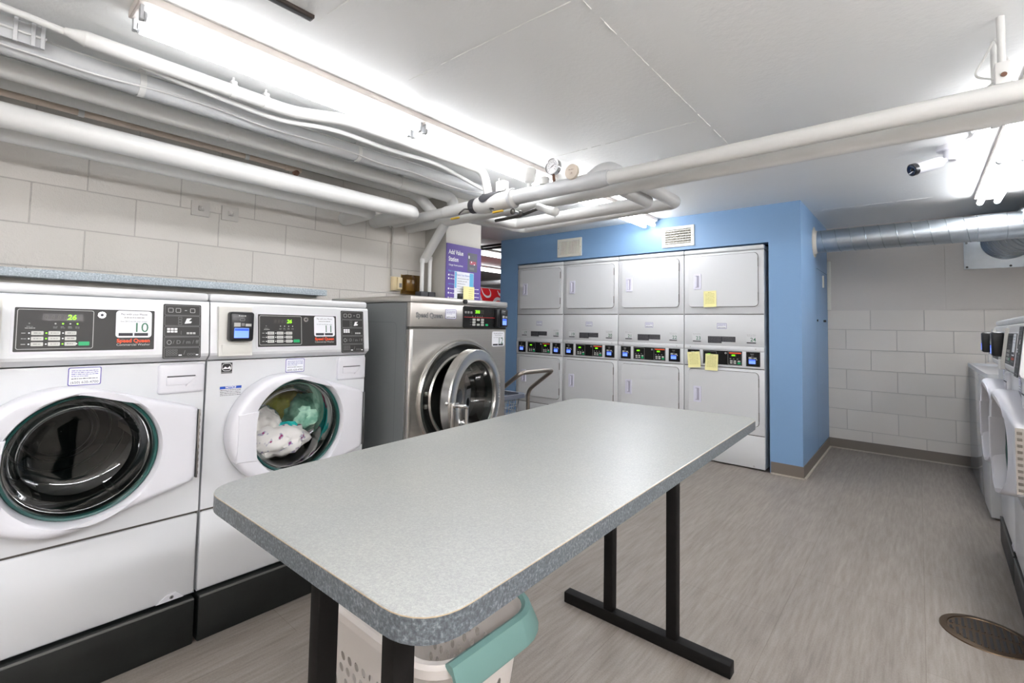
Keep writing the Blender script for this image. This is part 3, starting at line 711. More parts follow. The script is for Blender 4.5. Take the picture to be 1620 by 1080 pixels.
def note(name, u, v, w, h, y, tilt, label, x0=-1.686, curl=.012, group='yellow paper notes', mirror=None):
    mb = MB(); n = 8
    def S(a, b, d):
        k = max(0, (h / 2 - b)) / h; ca, sa = math.cos(tilt), math.sin(tilt)
        return (a * ca - b * sa, -(d + curl * k * k), a * sa + b * ca)
    mb.surf = S
    L = [[S(-w / 2, -h / 2 + h * k / n, 0), S(w / 2, -h / 2 + h * k / n, 0)] for k in range(n + 1)]
    mb.loops(L, NOTE, False)
    ink = mat('faded note print', (166, 160, 92), .7)
    for k in range(9):
        vv = h * .40 - k * h * .085; a = -w * .36 if k else -w * .15
        mb.scribble(a, w * (.36 if k else .15), vv, h * .025, .0006, ink, k)
    o = mb.build(name, None, 0); o.location = (x0 + u, y, v)
    return tag(o, label, 'note', group)
note('paper_note', .243, 1.470, .112, .148, 4.5085, .03, 'yellow paper note on the upper door of dryer 23 and 24')
note('paper_note', .100, .910, .115, .145, 4.505, .10, 'tilted yellow paper note over the left card reader of dryer 23')
note('paper_note', .255, .895, .112, .148, 4.5125, -.01, 'upright yellow note over the left display of dryer 23')

# ------------------------------------------------------------------ folding table and basket
def rquad(c, r, n=8):
    P = []; c = [Vector((*p, 0)) for p in c]
    for i in range(4):
        a, b, d = c[i - 1], c[i], c[(i + 1) % 4]; p = b + (a - b).normalized() * r; q = b + (d - b).normalized() * r
        for k in range(n + 1):
            t = k / n; w = p * (1 - t) ** 2 + b * 2 * t * (1 - t) * 0.9 + q * t * t; w = w / ((1 - t) ** 2 + 1.8 * t * (1 - t) + t * t); P.append((w.x, w.y))
    return P
TT = thing('folding_table', (-.80, 1.16, 0), 'long grey laminate-topped table with black metal legs in the room centre', 'table')
corners = [(-1.082, .338), (-.412, .347), (-.464, 2.012), (-1.226, 1.940)]
OL = rquad([(x + .80, y - 1.16) for x, y in corners], .075)
def inset(P, d):
    n = len(P); out = []
    for i in range(n):
        a = Vector(P[i - 1]); b = Vector(P[(i + 1) % n]); t = (b - a).normalized(); out.append((P[i][0] - t.y * d, P[i][1] + t.x * d))
    return out
IN = inset(OL, .0015)
mb = MB()
mb.loops([[(x, y, z) for x, y in OL] for z in (.8270, .8572)], EDGELAM, True, True, False)
mb.loops([[(x, y, .8572) for x, y in OL], [(x, y, .8587) for x, y in OL]], TANLINE)
mb.loops([[(x, y, .8587) for x, y in OL], [(x, y, .860) for x, y in IN]], TOPLAM, True, False, True)
mb.build('table_top', TT, 30)
for y0 in (.505, 1.788):
    x0 = -.985 if y0 < 1 else -1.0
    xs = (-.957, -.708) if y0 < 1 else (-.997, -.735); yw = .045 if y0 < 1 else .038; xw = .036 if y0 < 1 else .040
    for x in xs:
        u = MB(); u.box(x + .80, x + xw + .80, y0 - 1.16, y0 + yw - 1.16, .040, .828, IRON, .003); u.build('table_leg', TT)
    f = MB(); c = sum(xs) / 2 + .02; f.box(c - .34 + .80, c + .34 + .80, y0 - .004 - 1.16, y0 + yw + .004 - 1.16, .0, .045, IRON, .004); f.build('foot_bar', TT)

def laundry_basket():
    x0, x1, y0, y1, H = -1.365, -.825, .735, 1.095, .42
    t = thing('laundry_basket', ((x0 + x1) / 2, (y0 + y1) / 2, 0), 'white plastic laundry basket with teal handle under the table', 'basket')
    ox, oy = (x0 + x1) / 2, (y0 + y1) / 2; hx, hy = (x1 - x0) / 2, (y1 - y0) / 2; R = .085
    b = MB()
    ins = lambda z: .045 * (1 - z / H)
    def strip(z0, z1, off=0):
        L = []
        for z in (z0, z1):
            i = ins(z) + off; L.append([(px, py, z) for px, py in rpts(-hx + i, hx - i, -hy + i, hy - i, R, 8)])
        b.loops(L, BASKETW)
    strip(.285, .40); strip(.0, .06)
    i0 = ins(0); b.add([(px, py, .006) for px, py in rpts(-hx + i0, hx - i0, -hy + i0, hy - i0, R, 8)], [tuple(range(36))], BASKETW)
    # rim lip
    L = []
    for d, z in ((.004, .388), (-.012, .384), (-.020, .392), (-.020, .412), (-.012, .420), (.002, .420), (.006, .412), (.006, .39)):
        L.append([(px, py, z) for px, py in rpts(-hx + d, hx - d, -hy + d, hy - d, R - d, 8)])
    b.loops(L, BASKETW)
    # corners between the pierced panels
    for sx in (-1, 1):
        for sy in (-1, 1):
            L = []
            for z in (.06, .285):
                i = ins(z); cx, cy = sx * (hx - i - R), sy * (hy - i - R)
                L.append([(cx + sx * R * math.cos(PI / 2 * k / 8), cy + sy * R * math.sin(PI / 2 * k / 8), z) for k in range(9)])
            b.loops(L, BASKETW, False)
    # pierced side panels
    for side in range(4):
        half = (hx if side % 2 == 0 else hy) - R; nC = 10 if side % 2 == 0 else 6; nR = 6
        z0, z1 = .06, .285; ch = (z1 - z0) / nR
        def S(u, z):
            i = ins(z); hf = half - i; u = u * hf
            return ((u, -hy + i, z), (hx - i, u, z), (-u, hy - i, z), (-hx + i, -u, z))[side]
        for r_ in range(nR):
            sh = .5 / nC * (r_ % 2)
            for c in range(-1, nC + 1):
                a0 = -1 + 2 * (c / nC + sh); a1 = a0 + 2 / nC; e0, e1 = max(a0, -1), min(a1, 1)
                if e1 - e0 < 1e-6: continue
                zz0 = z0 + ch * r_; zz1 = zz0 + ch
                if e1 - e0 < 1.99 / nC:
                    b.add([S(e0, zz0), S(e1, zz0), S(e1, zz1), S(e0, zz1)], [(0, 1, 2, 3)], BASKETW); continue
                cu, cz = (a0 + a1) / 2, (zz0 + zz1) / 2; O = []; I = []
                for k in range(16):
                    a = 2 * PI * k / 16; ca, sa = math.cos(a), math.sin(a); m_ = max(abs(ca), abs(sa))
                    O.append(S(cu + (a1 - a0) / 2 * ca / m_, cz + ch / 2 * sa / m_)); I.append(S(cu + (a1 - a0) / 2 * .56 * ca, cz + ch / 2 * .66 * sa))
                b.loops([O, I], BASKETW)
    b.build('basket_body', t, 40)
    h = MB()
    prof = [(-.002, .423), (.008, .428), (.022, .424), (.046, .372), (.044, .364), (.036, .364), (.021, .405), (-.002, .414)]
    for d, ys in ((0, (-hy + .03, hy - .085)),):
        L = []
        path = [(hx, y, 0) for y in (ys[0], ys[0] + .02, ys[1] - .02, ys[1])]
        for k in range(7):
            a = PI / 2 * k / 6 * .95; path.append((hx - R + R * math.cos(a), hy - R + R * math.sin(a), a))
        for px, py, a in path: L.append([(px + q[0] * math.cos(a), py + q[0] * math.sin(a), q[1]) for q in prof])
        h.loops(L, TEAL, True, True, True)
    h.build('basket_handle', t, 40)
    return t
laundry_basket()

# ------------------------------------------------------------------ wire laundry cart
def cart():
    x1, y0, y1, zr = -2.09, 2.25, 2.655, .72; x0 = -2.78
    t = thing('laundry_cart', ((x0 + x1) / 2, (y0 + y1) / 2, 0), 'wire laundry cart with bent steel tube handle beside the stainless washer', 'cart')
    ox, oy = (x0 + x1) / 2, (y0 + y1) / 2; T = lambda x, y, z: (x - ox, y - oy, z)
    b = MB(); L = []
    for d, z in ((0, zr - .028), (0, zr), (.03, zr), (.03, zr - .028)): L.append([T(*p, z) for p in rpts(x0 + d, x1 - d, y0 + d, y1 - d, .05, 5)])
    L.append(L[0]); b.loops(L, GREYPLASTIC); b.build('bumper_rim', t)
    w = MB()
    for k in range(9):
        z = zr - .04 - k * .042; i = .03 + .006 * k; P = [Vector(T(a, c, z)) for a, c in rpts(x0 + i, x1 - i, y0 + i, y1 - i, .04, 3)]; P.append(P[0]); w.tube(P, .003, WIRE, seg=6, caps=False)
    zb = zr - .04 - 8 * .042
    def vert(a, c, a2, c2): w.tube([T(a, c, zr - .02), T(a2, c2, zb)], .003, WIRE, seg=6)
    for k in range(12):
        x = x0 + .06 + (x1 - x0 - .12) * k / 11
        for y, s_ in ((y0 + .03, 1), (y1 - .03, -1)): vert(x, y, x, y + s_ * .048)
        w.tube([T(x, y0 + .078, zb), T(x, y1 - .078, zb)], .003, WIRE, seg=6)
    for k in range(7):
        y = y0 + .06 + (y1 - y0 - .12) * k / 6
        for x, s_ in ((x0 + .03, 1), (x1 - .03, -1)): vert(x, y, x + s_ * .048, y)
    w.build('wire_basket', t)
    f = MB()
    for y in (y0 + .03, y1 - .03):
        f.tube([T(x0 + .02, y, .14), T(x1 - .02, y, .14)], .012, CARTSTEEL)
        f.tube([T(x0 + .03, y, .14), T(x0 + .03, y, zr - .02)], .010, CARTSTEEL)
    f.build('frame', t)
    h = MB()
    yA, yB = 2.290, 2.640; dx = .015
    h.tube([T(x1 + dx, yB, .14), T(x1 + dx, yB, .745), T(-1.862, yB, .902), T(-1.862, yA, .902), T(x1 + dx, yA, .745), T(x1 + dx, yA, .14)], .0135, CARTSTEEL, .045)
    h.build('handle', t)
    for x in (x0 + .06, x1 - .06):
        for y in (y0 + .03, y1 - .03):
            c = MB(); c.lathe(T(x, y - .014, .055), (0, 1, 0), [(.0, 0), (.05, 0), (.055, .006), (.055, .022), (.05, .028), (.0, .028)], RUBBER, 20); c.box(*(lambda p: (p[0] - .01, p[0] + .01, p[1] - .02, p[1] + .02))(T(x, y, 0)), .09, .14, CARTSTEEL, .003); c.build('caster', t)
    return t
cart()

# ------------------------------------------------------------------ room shell
ZC = 2.275
def slab(name, x0, x1, y0, y1, z0, z1, m):
    b = MB(); b.box(x0, x1, y0, y1, z0, z1, m); return struct(b.build(name, None, 0))
slab('floor', -9.0, 1.6, -2.8, 9.0, -.1, 0, FLOOR)
c = MB(); c.box(-4.75, 1.6, -2.8, 4.287, ZC, ZC + .25, CEIL); c.box(-4.03, 1.6, 4.287, 6.2, ZC, ZC + .25, CEIL)
def crack(p, q, seed):
    r = random.Random(seed); p, q = Vector(p), Vector(q); L = (q - p).length; n = int(L / .03); d = (q - p) / n; s_ = Vector((d.y, -d.x)).normalized()
    for k in range(n):
        if r.random() < .12: continue
        w = r.uniform(.0012, .0034); a = p + d * k + s_ * r.uniform(-.0015, .0015); b_ = a + d * 1.05; h = r.uniform(.001, .003)
        c.loops([[(v.x - s_.x * w, v.y - s_.y * w, ZC + .001), (v.x, v.y, ZC - h), (v.x + s_.x * w, v.y + s_.y * w, ZC + .001)] for v in (a, b_)], CEILCRACK, False)
crack((-.826, 1.30), (-.822, 3.0), 1); crack((-1.70, 1.266), (-.86, 1.285), 2); crack((-.86, 2.47), (-1.75, 2.45), 3); crack((.9, 3.44), (-.75, 3.44), 5); crack((-.70, 5.0), (.1, 5.02), 4); crack((-1.62, .80), (-.95, .84), 6)
struct(c.build('ceiling', None, 0))
w = MB(); w.box(-3.42, -3.22, -2.8, 2.99, 0, ZC, BLOCK_L); struct(w.build('wall_left', None, 0))
p = MB(); p.box(-3.42, -2.95, 2.62, 3.04, 0, ZC, PIER, .012); struct(p.build('wall_pier'))
b = MB(); b.box(-.722, 1.6, 6.0, 6.2, 0, 1.412, BLOCK_B); b.box(-.9, .194, 5.994, 6.2, 1.414, ZC, CONC); b.box(.198, 1.6, 5.994, 6.2, 1.414, ZC, CONC); b.box(-.9, 1.6, 6.004, 6.2, 1.40, ZC, CONC); struct(b.build('wall_back', None, 0))
slab('wall_right', 1.42, 1.6, -2.8, 6.2, 0, ZC, CONC)
slab('wall_front', -3.42, 1.6, -2.8, -2.6, 0, ZC, CONC)
a = MB(); a.box(-4.03, -3.758, 4.52, 4.66, 0, ZC, BLUE); a.box(-3.758, -.962, 4.52, 4.66, 1.950, ZC, BLUE); a.box(-.962, -.722, 4.52, 4.66, 0, ZC, BLUE); a.box(-.86, -.722, 4.66, 6.0, 0, ZC, BLUE)
struct(a.build('wall_alcove', None, 0))
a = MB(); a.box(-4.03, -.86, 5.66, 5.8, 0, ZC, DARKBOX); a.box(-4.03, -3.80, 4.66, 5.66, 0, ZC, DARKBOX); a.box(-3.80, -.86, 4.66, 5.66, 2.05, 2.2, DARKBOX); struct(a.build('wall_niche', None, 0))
def baseboard(name, pts):
    b = MB(); P = [Vector((*q, 0)) for q in pts]
    for k in range(len(P) - 1):
        d = (P[k + 1] - P[k]).normalized(); n_ = Vector((d.y, -d.x, 0)); e0 = -d * (.004 if k == 0 else -.0) ; e1 = d * .006
        for off, h, z0, m in ((.006, .098, .0, BASEB), (.020, .010, .0, CAULK)):
            q = [P[k], P[k + 1] + e1, P[k + 1] + e1 + n_ * off, P[k] + n_ * off]
            b.prism([(v.x, v.y) for v in q], lambda x, y, z: (x, y, z), z0, h, m)
    return struct(b.build(name, None, 0))
baseboard('baseboard_alcove', [(-.955, 4.52), (-.722, 4.52), (-.722, 5.995)])
baseboard('baseboard_back', [(-.72, 6.0), (1.4, 6.0)])
t1 = MB(); t1.box(-.722, -.690, 5.985, 6.0, 1.42, 1.93, VENTW, .003); struct(t1.build('trim_1'))
dr = MB(lambda u, v, d: (-.722 + d, u, v))
dr.frame(5.285, 5.985, .10, 1.79, .002, .004, .0012, mat('blue door gap', (58, 80, 112), .7)); dr.rect(5.289, 5.981, .104, 1.786, .001, BLUE)
dd = struct(dr.build('door_1', None, 0))
k = MB(); k.cyl((-.722, 5.30, 1.295), (-.712, 5.30, 1.295), .010, BLACK, 14); k.cyl((-.722, 5.70, 1.297), (-.700, 5.70, 1.297), .011, RUBBER, 14); k.box(-.722, -.708, 5.645, 5.672, 1.63, 1.75, VENTW, .003); k.build('door_latch', dd)
# far room seen through the gap past the pier
slab('wall_far', -9.0, -4.03, 8.6, 8.8, 0, 2.6, FARW)
slab('wall_far_left', -9.0, -8.8, 2.4, 8.6, 0, 2.6, FARW)
slab('wall_far_front', -9.0, -3.42, 2.3, 2.5, 0, 2.6, FARW)
slab('wall_far_right', -4.12, -4.03, 5.8, 8.6, 0, 2.6, FARW)
slab('ceiling_far', -9.0, -4.03, 4.287, 8.8, 2.36, 2.7, FARC)
slab('ceiling_far_left', -9.0, -4.75, 2.3, 4.287, 2.36, 2.7, FARC)

# ------------------------------------------------------------------ lamps
def strip_light(name, x, y0, y1, label, nsec=2, drop=0, zc=ZC, group='fluorescent strip lights', wide=.155, emit=3.6):
    TUBE = tube_mat(emit)
    yc = (y0 + y1) / 2; t = thing(name, (x, yc, zc - drop), label, 'ceiling light', 0, group); L = y1 - y0
    h = MB(); h.box(-wide / 2, wide / 2, -L / 2, L / 2, -.030, 0, HOUSING, .003)
    h.prism([(-wide / 2, -.026), (-.034, -.044), (.034, -.044), (wide / 2, -.026)], lambda a, b, d: (a, d, b), -L / 2 + .004, L / 2 - .004, HOUSING); h.build('housing', t)
    if drop:  # only the added fill lamps hang lower, to brighten the ceiling
        for y in (-L * .38, L * .38):
            r = MB(); r.cyl((0, y, -.002), (0, y, drop + .001), .006, SOCKET, 10); r.build('hanging_rod', t)
    s = L / nsec
    for i in range(nsec):
        a = -L / 2 + s * i + .012; b = a + s - .024
        for dx in (-.047, .047):
            u = MB(); u.cyl((dx, a + .016, -.066), (dx, b - .016, -.066), .0185, TUBE, 16)
            u.cyl((dx, a + .008, -.066), (dx, a + .018, -.066), .0175, SOCKET, 16); u.cyl((dx, b - .018, -.066), (dx, b - .008, -.066), .0175, SOCKET, 16); u.build('fluorescent_tube', t)
            for y in (a + .002, b - .002):
                k = MB(); k.box(dx - .013, dx + .013, y - .006, y + .006, -.082, -.030, SOCKET, .003); k.build('lamp_socket', t, 0)
    return t
strip_light('strip_light', -2.005, .345, 2.76, 'long two-tube fluorescent light over the left washers')
strip_light('strip_light', -2.005, 2.95, 4.47, 'two-tube fluorescent light in front of the blue wall', 1, emit=8.0)
strip_light('strip_light', .425, 2.72, 5.16, 'two-tube fluorescent light over the right washers, by the round duct', emit=8.0)
strip_light('strip_light', 1.0, -.45, 1.99, 'added two-tube fill light out of view right of the camera', 2, .24, emit=15.0)  # unseen fill lamp, added to brighten the left washers and even the room
strip_light('strip_light', 1.0, -2.5, -.55, 'added two-tube fill light out of view behind the camera to the right', 2, .24, emit=14.0)  # second unseen fill lamp, put in for softer overall light
strip_light('strip_light', -.90, -2.45, -.35, 'added two-tube fill light out of view behind the camera', 2, .24, emit=9.0)  # fill lamp added out of view to light the room from behind
for x, y0, y1, nm in ((-5.07, 4.75, 6.2, 'lit fluorescent light nearer in the room beyond the pier'), (-6.55, 6.1, 8.0, 'lit fluorescent light deeper in the room beyond the pier')):
    strip_light('strip_light', x, y0, y1, nm, 1, 0, 2.36, 'far room strip lights', .16, 3.0)
# hangers carrying the far lights
for y in (4.6, 5.5): pass

# ------------------------------------------------------------------ pipes
def pipe(name, pts, r, m, label, fil=.05, extra=None, cat='pipe', seg=20, group=None):
    b = MB(); b.tube(pts, r, m, fil, seg); o = b.build(name, None, 50)
    o = tag(o, label, cat, group)
    if extra: extra(o)
    return o
Y0 = -2.6
def hangers(o, items):
    """items: (x, y, z_pipe, r) -> clamp ring and rod to the ceiling, one part each"""
    for x, y, z, r in items:
        h = MB(); h.lathe((x, y - .011, z), (0, 1, 0), [(r + .004, 0), (r + .004, .022), (r + .0005, .022), (r + .0005, 0), (r + .004, 0)], PIPEW, 24); h.box(x - .016, x + .016, y - .012, y + .012, z + r, z + r + .014, PIPEW, .002)
        h.cyl((x, y, z + r + .010), (x, y, ZC + .002), .005, PIPEW, 8); h.build('pipe_hanger', o)
pC = pipe('wall_pipe', [(-2.86, Y0, 1.965), (-2.86, 1.855, 1.965), (-3.222, 1.855, 1.960)], .050, PIPEW, 'lower of the two thick white pipes turning into the left block wall', .085)
pB = pipe('wall_pipe', [(-2.70, Y0, 1.978), (-2.70, 2.11, 1.978), (-3.222, 2.11, 1.985)], .050, PIPEW, 'thick white pipe above washers, its elbow nearest the corner pier', .085)
pT = pipe('bare_pipe', [(-3.05, Y0, 2.180), (-3.05, 1.36, 2.180)], .016, PIPET, 'thin bare tan pipe running behind the thick white pipes', 0)
k = MB(); k.cyl((-3.05, 1.33, 2.18), (-3.05, 1.43, 2.18), .021, PIPET); k.sphere((-3.05, 1.40, 2.16), .022, RUST); k.cyl((-3.05, 1.40, 2.15), (-3.05, 1.40, 2.115), .012, RUST); k.build('pipe_fitting', pT)
hangers(pT, [(-3.05, .35, 2.18, .016), (-3.05, 1.1, 2.18, .016)])
pA2 = pipe('ceiling_pipe', [(-2.95, Y0, 2.207), (-2.95, 2.30, 2.207), (-2.83, 2.42, 2.02)], .043, PIPEW, 'white pipe half hidden behind its neighbour, bending down at the corner', .09)
pA1 = pipe('ceiling_pipe', [(-2.75, Y0, 2.183), (-2.75, 2.50, 2.183), (-2.70, 2.47, 2.04)], .043, PIPEW, 'smooth white pipe ending in a downward elbow by the dark rubber jacket', .07)
hangers(pA1, [(-2.75, .9, 2.183, .043), (-2.75, 2.0, 2.183, .043)])
pF = pipe('lagged_pipe', [(-2.50, Y0, 2.190), (-2.50, 1.2, 2.192), (-2.49, 2.62, 2.200)], .048, PIPEG, 'silver-grey lagged pipe with cables strapped along it', 0)
hangers(pF, [(-2.50, .47, 2.19, .048), (-2.50, 1.50, 2.19, .048), (-2.5, -.2, 2.19, .048)])
pD = pipe('conduit_pipe', [(-2.30, .26, 2.214), (-2.30, 1.03, 2.214), (-2.17, 1.24, 2.214), (-2.165, 2.24, 2.214), (-2.15, 2.27, 2.06)], .029, PIPEW, 'bright white pipe jogging sideways under the left fluorescent light', .08)
k = MB(); k.cyl((-2.30, .205, 2.218), (-2.30, .265, 2.214), .0125, PIPEW, 20, .029); k.build('pipe_reducer', pD)
hangers(pD, [(-2.30, .76, 2.214, .029), (-2.30, .90, 2.214, .029)])
pE = pipe('conduit', [(-2.30, Y0, 2.226), (-2.30, .1, 2.226), (-2.335, .55, 2.19), (-2.375, 1.0, 2.180), (-2.24, 1.20, 2.175), (-2.27, 1.58, 2.178), (-2.22, 1.86, 2.178), (-2.39, 2.46, 2.18)], .0125, PIPEW, 'thin white conduit snaking beside the bright pipe to the white junction box', .16, None, 'conduit', 12)
r2 = random.Random(4)
for i, (zz, xx, lab) in enumerate(((2.165, -2.452, 'thin white cable hugging the underside of the silver-grey pipe'), (2.232, -2.462, 'thin white cable drooping along the top of the silver-grey pipe'))):
    P = [(xx + r2.uniform(-.006, .006), -1.0 + k * .22, zz + r2.uniform(-.014, .010)) for k in range(17)]
    pipe('loose_cable', P, .0038, PIPEW, lab, .09, None, 'cable', 8)
# pipes crossing the room
pG = pipe('main_pipe', [(-3.222, 2.27, 1.996), (1.42, 2.27, 2.004)], .0365, PIPEW, 'front white pipe crossing the room, carrying the round gauge and valve', 0)
def gparts(o):
    g = MB(); g.tube([(-2.56, 2.27, 1.998), (-2.30, 2.27, 2.0)], .041, PIPEW); g.sphere((-2.56, 2.27, 1.998), .041, PIPEW); g.build('pipe_coupling', o)
    g = MB(); g.lathe((-2.30, 2.27, 1.999), (1, 0, 0), [(.036, 0), (.048, .004), (.050, .03), (.048, .056), (.036, .06)], RUBBER, 28); g.build('rubber_coupling', o)
    g = MB(); g.lathe((-2.24, 2.27, 1.995), (1, 0, 0), [(.038, -.02), (.052, 0), (.058, .04), (.060, .16), (.056, .26), (.058, .285), (.060, .29), (.060, .315), (.052, .325), (.046, .34)], PIPEW, 36)
    g.lathe((-1.945, 2.27, 1.997), (1, 0, 0), [(.061, 0), (.064, .004), (.064, .020), (.061, .024)], PIPEG, 36); g.build('valve_body', o)
    g = MB(); g.tube([(-1.92, 2.27, 1.999), (-1.80, 2.27, 2.0), (-1.45, 2.27, 2.0), (-1.32, 2.27, 2.002), (-1.25, 2.27, 2.003)], [.046, .046, .044, .048, .042], PIPEG, 0, 24); g.build('pipe_wrap', o)
    g = MB(); g.tube([(-1.36, 2.27, 2.01), (-1.31, 2.29, 2.05), (-1.27, 2.32, 2.06), (-1.25, 2.36, 2.05)], [.045, .046, .046, .042], PIPEG, .02, 24); g.build('pipe_stub', o)
    g = MB(); L = []
    for q in range(13):
        f_ = q / 12; lo_ = math.radians(74 - 80 * math.sin(PI * f_ ** .6) ** 1.3); hi_ = math.radians(88); rr = .0625
        L.append([(-2.205 + .215 * f_, 2.27 - rr * math.cos(lo_ + (hi_ - lo_) * k / 8), 1.996 + (rr + .012 * (k / 8) ** 3) * math.sin(lo_ + (hi_ - lo_) * k / 8)) for k in range(9)])
    g.loops(L, RUBBER, False); g.build('rubber_jacket', o)
    g = MB(); g.box(-2.065, -1.995, 2.25, 2.30, 2.055, 2.125, PIPEW, .004); g.cyl((-2.05, 2.27, 2.12), (-2.05, 2.27, 2.145), .008, CHROME, 10); g.build('junction_box', o)
    g = MB(); g.lathe((-1.790, 2.255, 2.030), (0, 0, 1), [(.0, 0), (.014, 0), (.014, .032), (.030, .042), (.037, .060), (.039, .085), (.041, .09), (.041, .118), (.034, .124), (0, .124)], PIPEW, 28); g.build('flow_switch', o)
    g = MB(); g.lathe((-1.68, 2.26, 2.035), (0, 0, 1), [(0, 0), (.030, 0), (.031, .04), (.027, .045), (0, .045)], PIPEW, 24); g.build('air_vent', o)
    # dial gauge, faces the room (-y)
    gc = Vector((-1.600, 2.225, 2.122)); f = MB(lambda u, v, d: (gc.x + u, gc.y - d, gc.z + v))
    f.lathe(gc, (0, 1, 0), [(.043, -.003), (.047, -.004), (.0485, .0), (.0485, .026), (.045, .03), (0.0, .03)], CHROME, 40); f.disc(0, 0, .0435, -.001, WHITEPRINT, 36)
    for k in range(28):
        a = math.radians(225 - 270 * k / 27); r0 = .034 if k % 3 else .031
        f.add([f.surf(math.cos(a + da) * rr, math.sin(a + da) * rr, 0) for rr, da in ((r0, -.012), (.038, -.012), (.038, .012), (r0, .012))], [(0, 1, 2, 3)], DARKPRINT)
    for k in range(10):
        a = math.radians(225 - 270 * k / 9); f.text(str(k * 10), math.cos(a) * .025, math.sin(a) * .025, .0075, 0, DARKPRINT)
    a = math.radians(28); f.add([f.surf(-.022 * math.cos(a), -.022 * math.sin(a), .001), f.surf(.002, -.002, .001), f.surf(.033 * math.cos(a), .033 * math.sin(a), .001), f.surf(-.001, .002, .001)], [(0, 1, 2, 3)], BLACK)
    f.cyl((gc.x, gc.y + .015, gc.z - .045), (gc.x - .004, gc.y + .03, 2.03), .009, RUST, 12); f.build('dial_gauge', o, 40)
    gc2 = Vector((-1.462, 2.215, 2.062)); f = MB(lambda u, v, d: (gc2.x + u, gc2.y - d, gc2.z + v)); f.lathe(gc2, (0, 1, 0), [(0, 0), (.041, 0), (.043, .003), (.043, .018), (0, .02)], mat('aged cream tag', (208, 196, 182), .5, var=.06), 36); f.text('19', 0, -.012, .018, .0006, RUST); f.scribble(-.016, .016, .010, .003, .0006, RUST, 2); f.build('number_disc', o, 40)
    for x, z, d in ((-2.30, 1.935, (-.085, -.02)), (-2.07, 1.905, (.09, -.0))):
        g = MB(); g.tube([(x, 2.24, z + .04), (x, 2.20, z + .035), (x + d[0] * .35, 2.19, z + .012), (x + d[0] * .5, 2.19, z)], .005, STEELDK, .01, 8); g.box(x + d[0] * .45, x + d[0] * 1.4, 2.183, 2.197, z + d[1] - .006, z + d[1] + .006, YELLOW, .003); g.build('lever_handle', o)
    for x, y in ((.230, 2.275), (.230, 2.46)):
        g = MB(); g.cyl((x, y, 2.09), (x, y, ZC + .002), .011, PIPEW, 12)
        if y < 2.4: g.box(x - .019, x + .019, y - .02, y + .02, 2.036, 2.112, PIPEW, .004); g.cyl((x + .002, y - .021, 2.065), (x + .002, y - .024, 2.065), .008, RUST, 10)
        else: g.lathe((x - .012, y, 1.993), (1, 0, 0), [(.041, 0), (.041, .024)], PIPEW, 24); g.cyl((x, y, 2.03), (x, y, 2.1), .007, PIPEW, 8)
        g.build('pipe_hanger', o)
    for s_ in (-1, 1):
        g = MB(); g.tube([(.225, 2.40 + s_ * .01, ZC - .02), (.225 - s_ * .05 - .01, 2.36, 2.12), (.19 + (s_ > 0) * .08, 2.30, 2.045)], .0035, PIPEW, .03, 6); g.build('hanger_wire', o)
gparts(pG)
pH = pipe('rear_pipe', [(-3.222, 2.44, 1.984), (1.42, 2.455, 1.995)], .0375, PIPEW, 'rear white pipe crossing the room just behind the gauge pipe', 0)
k = MB(); k.tube([(-1.93, 2.445, 1.995), (-1.70, 2.446, 1.994)], [.030, .0], PIPEG) if False else None
k = MB(); k.tube([(-1.80, 2.36, 1.945), (-1.70, 2.33, 1.900), (-1.60, 2.26, 1.862), (-1.585, 2.24, 1.858)], [.022, .026, .026, .024], PIPEW, .03, 20); k.sphere((-1.585, 2.24, 1.858), .026, PIPEW); k.cyl((-1.585, 2.24, 1.84), (-1.585, 2.24, 1.822), .005, PIPEW, 8); k.build('drain_elbow', pH)
k = MB(); k.tube([(-2.16, 2.36, 1.90), (-1.95, 2.36, 1.905), (-1.78, 2.36, 1.935)], .011, STEELDK, .03, 12); k.sphere((-1.93, 2.34, 1.912), .022, STEELDK); k.cyl((-1.93, 2.33, 1.912), (-1.93, 2.27, 1.912), .010, CHROME, 12); k.sphere((-1.93, 2.265, 1.912), .020, STEELDK, (1, .5, 1)); k.build('drain_valve', pH)
pipe('return_pipe', [(-1.285, 2.50, 1.995), (-1.285, 2.85, 1.995), (-2.40, 2.85, 1.990), (-2.40, 2.46, 1.990)], .041, PIPEW, 'brighter of two parallel white pipes with elbows below the far fluorescent light', .06)
pipe('return_pipe', [(-1.205, 2.52, 2.030), (-1.205, 3.10, 2.030), (-2.51, 3.10, 2.012), (-2.51, 2.46, 1.985)], .040, PIPEW, 'white pipe looping from the crossing pipes back toward the pier', .06)
pipe('diagonal_pipe', [(-2.76, 2.44, 1.975), (-3.075, 2.50, 1.72)], .036, PIPEW, 'slanting white pipe against the pier', 0)
for y, z1 in ((2.468, 1.72), (2.548, 1.745)):
    pp = pipe('riser_pipe', [(-3.06, y, .0), (-3.06, y, z1)], .017, PIPEW, 'vertical white pipe above the stainless washer, ' + ('farther from' if y < 2.5 else 'against') + ' the pier', 0)
    k = MB(); k.box(-3.10, -3.02, y - .036, y + .036, 1.335, 1.455, RUBBER, .006); k.build('pipe_foot', pp)
    k = MB(); k.lathe((-3.06, y, z1 - .03), (0, 0, 1), [(.018, 0), (.021, .003), (.021, .03), (.018, .034)], PIPEW, 20); k.build('pipe_collar', pp)

